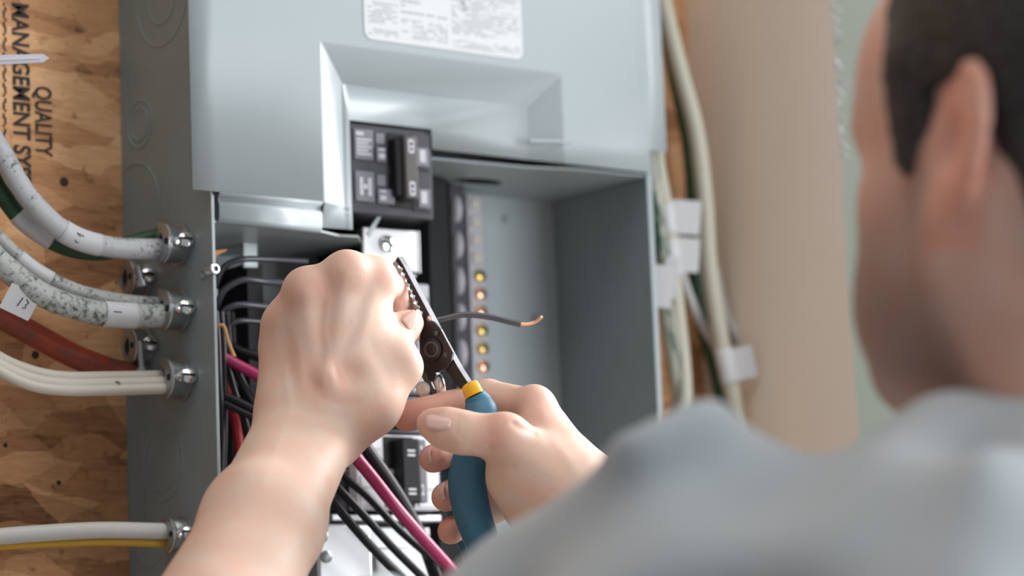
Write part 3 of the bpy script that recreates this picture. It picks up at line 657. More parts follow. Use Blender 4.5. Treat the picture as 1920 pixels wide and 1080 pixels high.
for px, py in ((1284, 408), (1282, 478)):
    i = near(P, px, py); c = P[i]; t_ = P[i+1]-P[i-1]; t_ /= np.linalg.norm(t_); v_ = np.cross(t_, tocam); v_ /= np.linalg.norm(v_)
    u_, w_ = _R*0.999+_U*(-0.06), _U+_R*0.06
    b = MB(); b.prism(rect_poly(PY(px, py, 0.046)+tocam*0.004, u_, w_, 0.0112, 0.0125, 0.001), tocam*0.0006); fl_ = b.build('tape_flag', 'tape', o)
    scribble(fl_, PY(px+8, py+2, 0.046)+tocam*0.0048, u_, w_, [[(-0.001, -0.003), (0.0, 0.003), (0.001, -0.002)]], 'greyprint', 0.0005)
    sleeve(o, P, px-20, py, 20, 6.1)
o, P = cable('cable', [(1216, 200, 30), (1222, 300, 32), (1232, 400, 36), (1242, 500, 42), (1252, 600, 52), (1268, 700, 58), (1274, 770, 60), (1262, 840, 60), (1240, 1000, 60)], 6.0, 'greengrey', 'green and cream worn cable nearest the panel right edge', group='cables beside the panel right side')
b = MB(); u_, w_ = _R*0.995-_U*0.1, _U+_R*0.1
b.prism(rect_poly(PY(1234, 536, 0.02), u_, w_, 0.0105, 0.0150, 0.001), tocam*0.0006); b.build('tape_flag', 'tape', o)
b = MB(); b.prism(rect_poly(PY(1258, 520, 0.03), u_, w_, 0.0050, 0.0150, 0.001), tocam*0.0006); b.build('tape_flag', 'tape', o)
o, P = cable('cable', [(1262, 440, 70), (1280, 520, 72), (1312, 600, 74), (1345, 655, 78), (1372, 720, 80), (1382, 790, 80), (1390, 1000, 80)], 3.6, 'palegrey', 'thin pale grey cable crossing behind the bowed cream cable', group='cables beside the panel right side')
o, P = cable('cable', [(1340, 500, 76), (1360, 590, 74), (1390, 650, 72), (1415, 715, 70), (1422, 770, 70), (1410, 840, 70), (1395, 1000, 70)], 3.8, 'palegrey', 'thin pale grey cable looping outermost to the right', group='cables beside the panel right side')

# ---- wires inside the panel
def wire(pts, r, m, label, group=None, tip=None):
    P = spline([PY(px, py, Y/1000) for px, py, Y in pts], 8)
    b = MB(); b.tube(P, r/1000, 12); o = b.build('wire', m, None, True); tag(o, label, 'wire', group); return o, P
G1 = 'black wires feeding the upper breakers'
wire([(402, 540, 40), (418, 503, 34), (450, 487, 28), (500, 486, 26), (575, 490, 26)], 2.0, 'wiregrey', 'topmost glossy black wire arching from the left edge to the breakers', G1)
wire([(404, 580, 40), (420, 545, 32), (455, 525, 26), (500, 528, 24), (570, 534, 26)], 2.2, 'wiregrey', 'second glossy black wire from the top arching to the breakers', G1)
wire([(404, 625, 40), (415, 590, 34), (445, 572, 26), (500, 575, 24), (560, 582, 26)], 2.1, 'wiregrey', 'third glossy black wire from the top arching to the breakers', G1)
wire([(412, 690, 46), (418, 630, 40), (440, 604, 32), (480, 602, 30), (540, 612, 30)], 1.9, 'wiregrey', 'lowest arching black wire, half hidden by the fist', G1)
G2 = 'wires bundled in the left gutter'
for k, (x0, x1, Y, lb) in enumerate(((407, 413, 20, 'nearest the box edge'), (417, 418, 26, 'second from the box edge'), (428, 430, 34, 'third from the box edge'), (437, 424, 44, 'leaning back behind the rest'))):
    wire([(x0-4, 585, Y), (x0, 640, Y), (x0+3, 720, Y), (x1+2, 800, Y+4), (x1, 900, Y+8), (x1, 1000, Y+10)], 2.5, 'wireblack', 'upright black wire in the left gutter, ' + lb, G2)
wire([(424, 640, 30), (436, 680, 28), (458, 725, 24), (480, 765, 18), (500, 800, 14)], 2.7, 'wireblack', 'black wire slanting down steeply towards the wrist', G2)
wire([(426, 690, 34), (440, 740, 32), (458, 790, 30), (470, 840, 30)], 2.7, 'wireblack', 'black wire behind the red one in the gutter', G2)
wire([(420, 742, 24), (445, 752, 20), (475, 768, 14), (510, 785, 10)], 2.6, 'wireblack', 'upper of two black wires crossing level towards the wrist', G2)
wire([(420, 756, 24), (445, 768, 20), (470, 780, 14), (505, 795, 10)], 2.4, 'wireblack', 'lower of two black wires crossing level towards the wrist', G2)
wire([(420, 640, 46), (450, 658, 40), (480, 667, 34), (520, 680, 30)], 3.2, 'wireblack', 'thick black wire running level above the magenta one', G2)
wire([(402, 662, 30), (430, 676, 26), (460, 692, 20), (490, 708, 16), (520, 722, 14)], 3.6, 'wiremagenta', 'short visible length of magenta wire left of the fist', G2)
wire([(416, 700, 36), (430, 745, 34), (442, 790, 32), (450, 850, 32), (452, 920, 32)], 3.5, 'wirered', 'red wire dropping through the left gutter', G2)
b = MB(); b.tube(spline([PY(*p) for p in ((408, 610, 0.012), (420, 612, 0.010), (428, 640, 0.010), (439, 668, 0.010))], 6), [0.0012]*18+[0.0016], 6); tag(b.build('paper_strip', 'orangepaper', None, True), 'curled orange-brown paper strip hooked over the gutter wires', 'paper strip')
b = MB(); b.prism([PY(398, 470, 0.02), PY(426, 467, 0.02), PY(424, 471, 0.02), PY(408, 478, 0.02), PY(402, 490, 0.02)], (0, 0.0006, 0)); tag(b.build('paper_scrap', 'orangepaper'), 'torn orange-brown paper scrap at the top of the gutter', 'paper scrap')
G3 = 'wires crossing in front of the lower breaker'
wire([(560, 700, 0), (620, 790, -20), (655, 842, -30), (700, 898, -34), (745, 955, -36), (795, 1012, -34), (840, 1062, -30), (900, 1130, -20)], 4.1, 'wiremagenta', 'thick magenta wire crossing in front of the lower breaker')
wire([(600, 720, -4), (660, 800, -14), (690, 846, -16), (728, 900, -16), (765, 960, -14), (795, 1020, -12), (820, 1090, -10)], 4.4, 'wireblack', 'thick black wire alongside and behind the magenta wire', G3)
wire([(610, 860, -4), (650, 898, -14), (690, 932, -18), (740, 985, -18), (790, 1030, -16), (850, 1080, -10)], 2.6, 'wireblack', 'uppermost of three thin black wires crossing the bus plate', G3)
wire([(600, 880, -8), (640, 922, -20), (690, 975, -24), (735, 1025, -24), (790, 1080, -20), (830, 1120, -16)], 2.7, 'wireblack', 'middle of three thin black wires crossing the bus plate', G3)
wire([(590, 900, -12), (622, 938, -26), (665, 990, -30), (710, 1040, -30), (755, 1085, -28), (800, 1130, -20)], 2.9, 'wireblack', 'lowest of three thin black wires crossing the bus plate', G3)

# ================================================================ wire strippers and the wire being stripped
tool = thing('wire_strippers', DZ(885, 1000, 1.615), 'black wire strippers with blue grips and yellow collar held in the right hand', 'wire strippers')
TA = math.radians(28)
T_n = -_F*math.cos(TA) - _R*math.sin(TA)                 # normal of the tool's flat face
T_o = DZ(815, 640, 1.672)                                # pivot
def TP(px, py, back=0.0):                                # point of the tool plane under a ray; back = millimetres behind the face
    d = ray(px, py); o_ = T_o - T_n*back/1000.0
    return CAM + d*(((o_-CAM)@T_n)/(d@T_n))
def tplate(name, px, back, th, mats, parent=tool, bevel=0.0003):
    b = MB(); poly = [TP(x, y, back) for x, y in px]; n = len(poly); off = -T_n*th/1000.0
    b.add(poly, [tuple(range(n))], mi=0); b.add([p+off for p in poly], [tuple(range(n))[::-1]], mi=0)
    b.add(poly + [p+off for p in poly], [(i, n+i, n+(i+1) % n, (i+1) % n) for i in range(n)], mi=1)
    o = b.build(name, mats, parent, fix=False)
    bm = bmesh.new(); bm.from_mesh(o.data); bmesh.ops.remove_doubles(bm, verts=bm.verts, dist=1e-6); bmesh.ops.recalc_face_normals(bm, faces=bm.faces); bm.to_mesh(o.data); bm.free()
    if bevel:
        m_ = o.modifiers.new('bevel', 'BEVEL'); m_.width = bevel; m_.segments = 2; m_.limit_method = 'ANGLE'; m_.angle_limit = 0.7
    return o
right = [(746, 481), (756, 497), (776, 535), (800, 580), (823, 624), (840, 655), (858, 688), (874, 713), (882, 724)]
teeth = []
for k in range(9):                                       # cutting notches down the inner edge
    f_ = k/9.0; x, y = 749+f_*42, 500+f_*92
    teeth += [(x, y), (x+6, y+3), (x+5, y+8)]
left_low = [(793, 606), (797, 640), (806, 668), (826, 682), (842, 702), (856, 722), (868, 732)]
tplate('jaw_arm', right + left_low[::-1] + teeth[::-1] + [(741, 488)], 0, 6.5, ['toolsteel', 'tooledge'])
lt = [(738, 491), (744, 488)]
for k in range(7):
    f_ = k/7.0; x, y = 743+f_*41, 492+f_*95; lt += [(x+7, y+3), (x+3, y+8)]
tplate('jaw_blade', lt + [(800, 640), (780, 640), (768, 590), (748, 540), (732, 505)], 6.8, 3.0, ['steel', 'steel'], bevel=0.0)
pv = [(789, 612), (800, 601), (814, 603), (826, 617), (838, 640), (849, 660), (846, 676), (836, 690), (822, 698), (806, 700), (793, 692), (787, 668), (786, 640)]
tplate('pivot_plate', pv, -2.4, 2.4, ['toolsteel', 'tooledge'])
def tdisc(name, px, py, r, back, h, m, parent=tool):
    c = TP(px, py, back); b = MB(); b.lathe(c, T_n, [(0, r/1000), (h/1000*0.7, r/1000), (h/1000, r*0.75/1000)], 24); return b.build(name, m, parent, True)
pb = tdisc('pivot_bolt', 809, 655, 7.0, -3.2, 1.2, 'toolsteel'); tdisc('bolt_ring', 809, 655, 5.0, -4.4, 0.8, 'tooledge', pb); tdisc('bolt_centre', 809, 655, 3.6, -5.0, 0.6, 'toolsteel', pb)
tdisc('rivet', 806, 598, 2.0, 0, 0.7, 'steel'); tdisc('rivet', 835, 666, 1.9, -1.5, 1.0, 'tooledge'); tdisc('rivet', 818, 625, 1.5, -3.2, 0.6, 'tooledge')
tplate('jaw_arm', [(790, 660), (812, 690), (818, 702), (812, 716), (802, 712), (793, 692), (786, 680)], 2.0, 4.5, ['toolsteel', 'tooledge'])
# second arm running down behind the hand, with its grip
b = MB(); b.tube(spline([TP(791, 690, 2), TP(803, 716, 4), TP(816, 745, 6), TP(824, 766, 8)], 6), 0.0022, 8); b.build('link', 'tooledge', tool, True)
b = MB(); b.tube(spline([TP(812, 702, 5), TP(822, 712, 6), TP(826, 732, 7), TP(820, 752, 8)], 6), 0.0032, 8, squash=0.35); b.build('spring', 'chrome', tool, True)
b = MB(); b.lathe(TP(799, 729, 6), T_n, [(0, 0.0045), (0.004, 0.0048), (0.006, 0.003)], 16); b.build('stop_knob', 'ivory', tool, True)
b = MB(); b.tube([TP(820, 762, 8), TP(842, 752, 7), TP(866, 738, 6)], [0.0042, 0.0044, 0.0040], 14); b.build('bar', 'toolsteel', tool, True)
b = MB(); b.tube([TP(826, 764, 7), TP(828, 768, 7)], 0.0024, 10); b.build('screw', 'zinc', tool, True)
def grip(name, pts, m, parent=tool, squash=0.82):
    n = 6; P = spline([DZ(x, y, z) for x, y, z, r in pts], n); rr = spline([(r, 0, 0) for x, y, z, r in pts], n)
    b = MB(); b.tube(P, [q[0]/1000 for q in rr], 20, squash=squash); return b.build(name, m, parent, True)
zc = 1.628
g1 = grip('grip', [(890, 741, zc, 6.6), (897, 756, zc, 8.6), (905, 782, zc-0.004, 10.4), (898, 820, zc-0.008, 11.0), (884, 860, zc-0.010, 11.2), (876, 905, zc-0.010, 11.4), (884, 955, zc-0.010, 11.2), (900, 1005, zc-0.008, 10.4), (922, 1060, zc-0.006, 9.2), (940, 1095, zc, 6.0)], 'bluegrip')
grip('grip_collar', [(881, 722, zc+0.002, 5.4), (884, 729, zc+0.001, 5.9), (890, 742, zc, 6.2)], 'yellowgrip', g1)
grip('grip', [(826, 775, 1.672, 5.0), (838, 800, 1.674, 7.5), (850, 850, 1.668, 8.0), (852, 905, 1.664, 8.0), (860, 960, 1.662, 8.0), (880, 1020, 1.660, 7.5), (905, 1075, 1.655, 6.0)], 'bluegrip')
# the wire between the jaws
P = spline([DZ(*p) for p in ((742, 612, 1.690), (790, 606, 1.694), (832, 598, 1.698), (870, 590, 1.702), (915, 594, 1.706), (950, 602, 1.708), (976, 608, 1.709))], 7)
hw = thing('stripped_wire', P[0], 'black insulated wire with bare copper tip passing through the strippers', 'wire')
b = MB(); b.tube(P, 0.00185, 12); b.build('insulation', 'wiregrey', hw, True)
P = spline([DZ(*p) for p in ((972, 607, 1.709), (988, 608, 1.709), (1003, 604, 1.709), (1017, 593, 1.709))], 7); b = MB(); b.tube(P, [0.0011]*(len(P)-1)+[0.0007], 10); b.build('copper_tip', 'copper', hw, True)

# ================================================================ the person
def smin(a, b, k):
    if k <= 0: return np.minimum(a, b)
    h = np.maximum(k-np.abs(a-b), 0.0)/k
    return np.minimum(a, b) - h*h*k*0.25
class Field:                                            # distance field on a grid, primitives blended in
    def __init__(s, lo, hi, h):
        s.lo = np.array(lo, float); s.h = h; s.n = np.ceil((np.array(hi)-s.lo)/h).astype(int)+1
        s.D = np.full(s.n, 0.05, np.float32)
    def blank(s):
        g_ = Field(s.lo, s.lo+s.h, s.h); g_.n = s.n.copy(); g_.D = np.full(s.n, 0.05, np.float32); return g_
    def sub(s, lo, hi):
        a = np.clip(np.floor((np.array(lo)-s.lo)/s.h).astype(int), 0, s.n); b = np.clip(np.ceil((np.array(hi)-s.lo)/s.h).astype(int)+1, 0, s.n)
        if (b <= a).any(): return None
        sl = tuple(slice(x, y) for x, y in zip(a, b))
        g = [s.lo[i]+s.h*np.arange(a[i], b[i]) for i in range(3)]
        return sl, g[0][:, None, None], g[1][None, :, None], g[2][None, None, :]
    def put(s, sl, d, k, cut=False):
        if cut: s.D[sl] = -smin(-s.D[sl], d.astype(np.float32), k)
        else: s.D[sl] = smin(s.D[sl], d.astype(np.float32), k)
    def cone(s, a, b, ra, rb, k=0.004, cut=False):
        a, b = np.array(a, float), np.array(b, float); m = max(ra, rb)+k+4*s.h
        q = s.sub(np.minimum(a, b)-m, np.maximum(a, b)+m)
        if q is None: return s
        sl, x, y, z = q; ba = b-a; L2 = ba@ba+1e-12
        t = np.clip(((x-a[0])*ba[0]+(y-a[1])*ba[1]+(z-a[2])*ba[2])/L2, 0, 1)
        d = np.sqrt((x-a[0]-t*ba[0])**2+(y-a[1]-t*ba[1])**2+(z-a[2]-t*ba[2])**2) - (ra+(rb-ra)*t)
        s.put(sl, d, k, cut); return s
    def ell(s, c, r, k=0.004, R=None, cut=False):
        c, r = np.array(c, float), np.array(r, float); m = max(r)+k+4*s.h
        q = s.sub(c-m, c+m)
        if q is None: return s
        sl, x, y, z = q; X, Y, Z = x-c[0], y-c[1], z-c[2]
        R = np.eye(3) if R is None else np.array(R)      # rows: local axes
        u = [(X*R[i][0]+Y*R[i][1]+Z*R[i][2])/r[i] for i in range(3)]
        k0 = np.sqrt(u[0]**2+u[1]**2+u[2]**2); k1 = np.sqrt((u[0]/r[0])**2+(u[1]/r[1])**2+(u[2]/r[2])**2)+1e-9
        s.put(sl, k0*(k0-1)/k1, k, cut); return s
    def chain(s, pts, k=0.003):
        for (a, ra), (b, rb) in zip(pts[:-1], pts[1:]): s.cone(a, b, ra, rb, k)
        return s
    def grid(s):
        g = [s.lo[i]+s.h*np.arange(s.n[i]) for i in range(3)]; return g[0][:, None, None], g[1][None, :, None], g[2][None, None, :]
    def mesh(s):
        D = s.D; ins = D < 0; nx, ny, nz = D.shape
        cnt = np.zeros((nx-1, ny-1, nz-1), np.int8)
        for i in (0, 1):
            for j in (0, 1):
                for k in (0, 1): cnt += ins[i:nx-1+i, j:ny-1+j, k:nz-1+k]
        act = np.argwhere((cnt > 0) & (cnt < 8)); idx = np.full(cnt.shape, -1, np.int32); idx[tuple(act.T)] = np.arange(len(act))
        acc = np.zeros((len(act), 3)); num = np.zeros(len(act))
        C = [(i, j, k) for i in (0, 1) for j in (0, 1) for k in (0, 1)]
        for p in C:
            for ax in range(3):
                if p[ax]: continue
                r_ = list(p); r_[ax] = 1
                d0 = D[tuple((act+p).T)]; d1 = D[tuple((act+r_).T)]; cr = (d0 < 0) != (d1 < 0)
                t_ = np.where(cr, d0/np.where(cr, d0-d1, 1), 0); pt = np.tile(np.array(p, float), (len(act), 1)); pt[:, ax] = t_
                acc += pt*cr[:, None]; num += cr
        V = s.lo + s.h*(act + acc/num[:, None]); F = []
        for ax in range(3):
            o1, o2 = [a for a in range(3) if a != ax]
            sl0 = [slice(None)]*3; sl1 = [slice(None)]*3; sl0[ax] = slice(0, -1); sl1[ax] = slice(1, None)
            e = np.argwhere(ins[tuple(sl0)] != ins[tuple(sl1)])
            e = e[(e[:, o1] > 0) & (e[:, o2] > 0) & (e[:, o1] < D.shape[o1]-1) & (e[:, o2] < D.shape[o2]-1)]
            q = []
            for a_, b_ in ((-1, -1), (0, -1), (0, 0), (-1, 0)):
                c = e.copy(); c[:, o1] += a_; c[:, o2] += b_; q.append(idx[tuple(c.T)])
            q = np.stack(q, 1); fl = ins[tuple(e.T)] ^ (ax == 1); q[~fl] = q[~fl][:, ::-1]; F.append(q)
        return V, np.concatenate(F)
def relax(V, F, n=1, lam=0.5):
    e = np.concatenate([F[:, [0, 1]], F[:, [1, 2]], F[:, [2, 3]], F[:, [3, 0]]])
    for _ in range(n):
        A = np.zeros_like(V); c = np.zeros(len(V)); np.add.at(A, e[:, 0], V[e[:, 1]]); np.add.at(A, e[:, 1], V[e[:, 0]])
        np.add.at(c, e[:, 0], 1); np.add.at(c, e[:, 1], 1); V = V + lam*(A/np.maximum(c, 1)[:, None]-V)
    return V
def mesh_object(name, V, F, m, parent=None, tint=None):
    me = bpy.data.meshes.new(name); me.vertices.add(len(V)); me.vertices.foreach_set('co', V.astype(np.float32).ravel())
    me.loops.add(F.size); me.loops.foreach_set('vertex_index', F.astype(np.int32).ravel())
    me.polygons.add(len(F)); me.polygons.foreach_set('loop_start', np.arange(0, F.size, 4, dtype=np.int32))
    me.polygons.foreach_set('use_smooth', np.ones(len(F), bool)); me.update(calc_edges=True); me.validate()
    if tint is not None:
        a = me.color_attributes.new('tint', 'FLOAT_COLOR', 'POINT'); a.data.foreach_set('color', np.concatenate([tint, np.ones((len(V), 1))], 1).astype(np.float32).ravel())
    me.materials.append(m); o = bpy.data.objects.new(name, me); COL.objects.link(o)
    if parent is not None: adopt(o, parent)
    return o
def skin_material():
    m, n, l, b = nt('skin'); at = n.new('ShaderNodeAttribute'); at.attribute_name = 'tint'
    tc = n.new('ShaderNodeTexCoord'); no = n.new('ShaderNodeTexNoise'); no.inputs['Scale'].default_value = 55; no.inputs['Detail'].default_value = 5; l.new(tc.outputs['Object'], no.inputs['Vector'])
    cr = n.new('ShaderNodeValToRGB'); cr.color_ramp.elements[0].position = 0.3; cr.color_ramp.elements[1].position = 0.7
    cr.color_ramp.elements[0].color = (1.04, 0.88, 0.84, 1); cr.color_ramp.elements[1].color = (0.98, 1.03, 1.02, 1); l.new(no.outputs['Fac'], cr.inputs['Fac'])
    mx = n.new('ShaderNodeMix'); mx.data_type = 'RGBA'; mx.blend_type = 'MULTIPLY'; mx.inputs[0].default_value = 1.0
    l.new(at.outputs['Color'], mx.inputs[6]); l.new(cr.outputs['Color'], mx.inputs[7]); l.new(mx.outputs[2], b.inputs['Base Color'])
    b.inputs['Roughness'].default_value = 0.52; b.inputs['Specular IOR Level'].default_value = 0.35
    b.inputs['Subsurface Weight'].default_value = 0.18; b.inputs['Subsurface Radius'].default_value = (1.0, 0.4, 0.25); b.inputs['Subsurface Scale'].default_value = 0.004
    n2 = n.new('ShaderNodeTexVoronoi'); n2.inputs['Scale'].default_value = 900; l.new(tc.outputs['Object'], n2.inputs['Vector'])
    bp = n.new('ShaderNodeBump'); bp.inputs['Strength'].default_value = 0.12; bp.inputs['Distance'].default_value = 0.0006; l.new(n2.outputs['Distance'], bp.inputs['Height']); l.new(bp.outputs['Normal'], b.inputs['Normal'])
    return m
def fabric_material(name, col, rough=0.9):
    m, n, l, b = nt(name); b.inputs['Roughness'].default_value = rough; b.inputs['Specular IOR Level'].default_value = 0.15; b.inputs['Sheen Weight'].default_value = 0.25
    tc = n.new('ShaderNodeTexCoord'); no = n.new('ShaderNodeTexNoise'); no.inputs['Scale'].default_value = 600; l.new(tc.outputs['Object'], no.inputs['Vector'])
    mx = n.new('ShaderNodeMix'); mx.data_type = 'RGBA'; mx.inputs[6].default_value = (*[c*0.93 for c in col], 1); mx.inputs[7].default_value = (*[min(1, c*1.05) for c in col], 1)
    l.new(no.outputs['Fac'], mx.inputs[0]); l.new(mx.outputs[2], b.inputs['Base Color']); return m
SKIN = skin_material()
J = DZ
# ---- left forearm and fist
mm = lambda v: v/1000.0
LW, LE = J(580, 792, 1.630), J(300, 1390, 1.400)
ax = (LE-LW)/np.linalg.norm(LE-LW); pr = np.cross(ax, -_F); pr /= np.linalg.norm(pr)
if pr@_R < 0: pr = -pr                                   # towards the thumb side
dp = np.cross(ax, pr); dp = dp if dp@_F > 0 else -dp     # away from the camera
pts_lo = np.array([J(440, 440, 1.60), J(860, 440, 1.72), J(200, 1500, 1.36), J(860, 860, 1.74), J(640, 1250, 1.45), J(440, 860, 1.56), J(620, 1330, 1.33), J(620, 1500, 1.33)])
f = Field(pts_lo.min(0)-0.03, pts_lo.max(0)+0.03, 0.0017)
Lm = [J(450, 1052, 1.50), LE]
def arm_pt(t_, side, depth=0.0): return LW + (LE-LW)*t_ + pr*side + dp*depth
f.cone(arm_pt(-0.02, 0.0125), arm_pt(0.34, 0.0105), mm(17.5), mm(21), 0.02); f.cone(arm_pt(0.34, 0.0105), arm_pt(0.72, 0.013, 0.004), mm(21), mm(31), 0.02)
f.cone(arm_pt(-0.04, -0.0125, 0.002), arm_pt(0.34, -0.010), mm(16.5), mm(21), 0.02); f.cone(arm_pt(0.34, -0.010), arm_pt(0.72, -0.010), mm(21), mm(29), 0.02)
f.cone(arm_pt(0.72, 0.006), LE, mm(34), mm(36), 0.02); f.cone(LE, LE+(J(1300, 1120, 1.16)-LE)*0.42, mm(36), mm(38), 0.03); f.ell(LE+ax*0.012+_F*-0.004, (0.030, 0.030, 0.030), 0.02)
f.ell(arm_pt(0.0, -0.021, -0.010), (0.008, 0.008, 0.008), 0.012)                      # bump of the ulna
Ki, Km, Kr, Kp = J(703, 527, 1.652), J(650, 518, 1.640), J(575, 548, 1.640), J(533, 608, 1.650)
Bi, Bm, Br, Bp = J(652, 735, 1.634), J(618, 742, 1.630), J(582, 744, 1.632), J(552, 746, 1.638)
for B_, K_, r0, r1 in ((Bi, Ki, 16, 12.2), (Bm, Km, 16.5, 12.6), (Br, Kr, 16, 11.8), (Bp, Kp, 15, 11.2)): f.cone(B_, K_, mm(r0), mm(r1), 0.014)
f.cone(LW, Bm, mm(20), mm(17), 0.016); f.cone(LW+pr*0.012, Bi, mm(17), mm(16), 0.016); f.cone(LW-pr*0.012, Bp, mm(16), mm(15), 0.016)
f.cone(J(526, 655, 1.652), J(545, 740, 1.642), mm(12.5), mm(15), 0.012)              # little finger edge
f.cone(J(610, 640, 1.662), J(600, 720, 1.652), mm(16), mm(18), 0.012)                # palm
for B_, K_ in ((Bi, Ki), (Bm, Km), (Br, Kr), (Bp, Kp)):                              # tendons over the back of the hand
    n_ = -_F; f.cone(B_+n_*0.0125, K_+n_*0.0085, mm(2.4), mm(2.2), 0.010)
for a_, b_ in ((Ki, Km), (Km, Kr), (Kr, Kp)): f.cone(a_+_F*0.001-_U*0.001, b_+_F*0.001-_U*0.001, mm(11.4), mm(11.2), 0.008)
for K_, r_ in ((Ki, 7.0), (Km, 8.5), (Kr, 7.8), (Kp, 7.0)): f.ell(K_ - _F*0.0045 + _U*0.0035, (mm(r_),)*3, 0.012)
# thumb root
Tc, Tm = J(690, 752, 1.632), J(750, 688, 1.640)
f.cone(Tc, Tm, mm(17), mm(11.6), 0.014); f.cone(LW+pr*0.014, Tc, mm(16), mm(16.5), 0.014); f.cone(Tm, J(690, 600, 1.655), mm(10), mm(11), 0.012); f.cone(Tc, J(670, 620, 1.645), mm(14), mm(12), 0.014)
f.cone(J(596, 800, 1.6165), J(662, 690, 1.6215), mm(3.6), mm(3.2), 0.009)            # long tendon of the thumb
f.ell(J(622, 708, 1.6135), (0.005, 0.005, 0.005), 0.009); f.ell(J(656, 694, 1.610), (0.006, 0.006, 0.006), 0.010, cut=True)
fin = f.blank()
fin.chain([(Tm, mm(11.2)), (J(741, 630, 1.656), mm(10.2)), (J(757, 615, 1.661), mm(9.8)), (J(769, 606, 1.666), mm(8.3))], 0.003)
g = f.blank(); g.chain([(Ki, mm(11.4)), (J(731, 542, 1.684), mm(10.2)), (J(742, 576, 1.690), mm(9.0)), (J(742, 602, 1.686), mm(8.0))], 0.003); fin.D = smin(fin.D, g.D, 0.0012)
for ch in ([(Km, 11.5), ((662, 566, 1.686), 10.0), ((672, 612, 1.686), 9.0), ((664, 645, 1.670), 8.2)], [(Kr, 11), ((592, 606, 1.682), 9.6), ((612, 655, 1.680), 8.8), ((622, 680, 1.668), 8)], [(Kp, 10.4), ((545, 660, 1.684), 8.8), ((570, 695, 1.678), 8), ((585, 708, 1.668), 7.4)]):
    g.D[:] = 0.05; g.chain([(ch[0][0], mm(ch[0][1]))] + [(J(*p), mm(r_)) for p, r_ in ch[1:]], 0.003); fin.D = smin(fin.D, g.D, 0.0012)
f.D = smin(f.D, fin.D, 0.005)
V1, F1 = f.mesh(); V1 = relax(V1, F1, 2, 0.4)
def on_skin(px, py, Vv):                                 # nearest skin point along a ray
    d = ray(px, py); d = d/np.linalg.norm(d); w_ = Vv-CAM; t_ = w_@d; e = np.linalg.norm(w_-t_[:, None]*d, axis=1)
    s_ = e < 0.0022; i = np.argmin(np.where(s_, t_, 9)); return Vv[i]
def crease(Vv, px, depth, width):                        # press a groove (depth > 0) or raise a cord (depth < 0) along the skin
    L = [on_skin(x, y, Vv) for x, y in px]; best = np.full(len(Vv), 9.0)
    for a_, b_ in zip(L[:-1], L[1:]):
        ba = b_-a_; t_ = np.clip(((Vv-a_)@ba)/(ba@ba+1e-12), 0, 1); best = np.minimum(best, np.linalg.norm(Vv-a_-t_[:, None]*ba, axis=1))
    return Vv + _F*(depth/1000.0*np.exp(-(best/(width/1000.0))**2))[:, None]
for ln, de, wi in (([(655, 520), (642, 600), (625, 690)], -0.9, 4.5), ([(580, 555), (586, 620), (596, 700)], -0.8, 4.5), ([(704, 545), (682, 620), (655, 680)], -0.6, 4.0), ([(540, 610), (552, 670), (565, 720)], -0.6, 4.0),
                   ([(610, 560), (604, 610), (612, 660), (600, 720)], -0.45, 2.2), ([(668, 600), (640, 640), (606, 662)], -0.4, 2.0), ([(530, 690), (545, 760), (520, 830), (490, 900)], -0.4, 2.5),
                   ([(742, 556), (752, 564), (762, 570)], 0.7, 1.6), ([(700, 640), (724, 690), (735, 720)], 0.4, 4.0), ([(602, 745), (640, 752), (672, 762)], 0.45, 2.5)): V1 = crease(V1, ln, de, wi)
# ---- right hand on the grip
pts = np.array([J(720, 690, 1.70), J(1250, 690, 1.72), J(720, 1060, 1.56), J(1330, 1300, 1.52), J(1330, 1200, 1.66)])
f = Field(pts.min(0)-0.03, pts.max(0)+0.03, 0.0017)
RW, RE = J(1108, 952, 1.610), J(1700, 1580, 1.50)
rax = (RE-RW)/np.linalg.norm(RE-RW)
rp = np.cross(rax, -_F); rp /= np.linalg.norm(rp)
f.cone(RW-rp*0.011, RW-rp*0.011+rax*0.10, mm(18), mm(24), 0.02); f.cone(RW+rp*0.011, RW+rp*0.011+rax*0.10, mm(18), mm(24), 0.02)
f.cone(J(1085, 905, 1.612), J(1003, 768, 1.640), mm(17), mm(12.6), 0.014)             # index metacarpal
f.cone(J(1090, 915, 1.628), J(985, 812, 1.668), mm(17), mm(12), 0.014); f.cone(J(1090, 930, 1.632), J(975, 872, 1.680), mm(17), mm(12), 0.014); f.cone(J(1090, 945, 1.630), J(965, 930, 1.680), mm(16), mm(11), 0.014)
f.cone(RW, J(1070, 905, 1.612), mm(20), mm(18), 0.016)
f.cone(J(1060, 905, 1.600), J(952, 826, 1.592), mm(20), mm(13.8), 0.014)              # thumb metacarpal and ball of the thumb
f.cone(J(1040, 935, 1.606), J(965, 895, 1.602), mm(20), mm(17), 0.014); f.cone(J(1050, 950, 1.612), J(1000, 950, 1.612), mm(18), mm(17), 0.014)
f.cone(J(1012, 800, 1.622), J(1040, 850, 1.610), mm(13), mm(17), 0.010)               # web
f.ell(J(1000, 752, 1.634), (mm(9),)*3, 0.008); f.ell(J(943, 806, 1.586), (mm(9.5),)*3, 0.008)
fin = f.blank()
fin.chain([(J(952, 824, 1.592), mm(13.6)), (J(905, 816, 1.590), mm(11.6)), (J(866, 811, 1.590), mm(12.2)), (J(835, 803, 1.592), mm(11.8)), (J(810, 795, 1.595), mm(9.0))], 0.004)
g = f.blank()
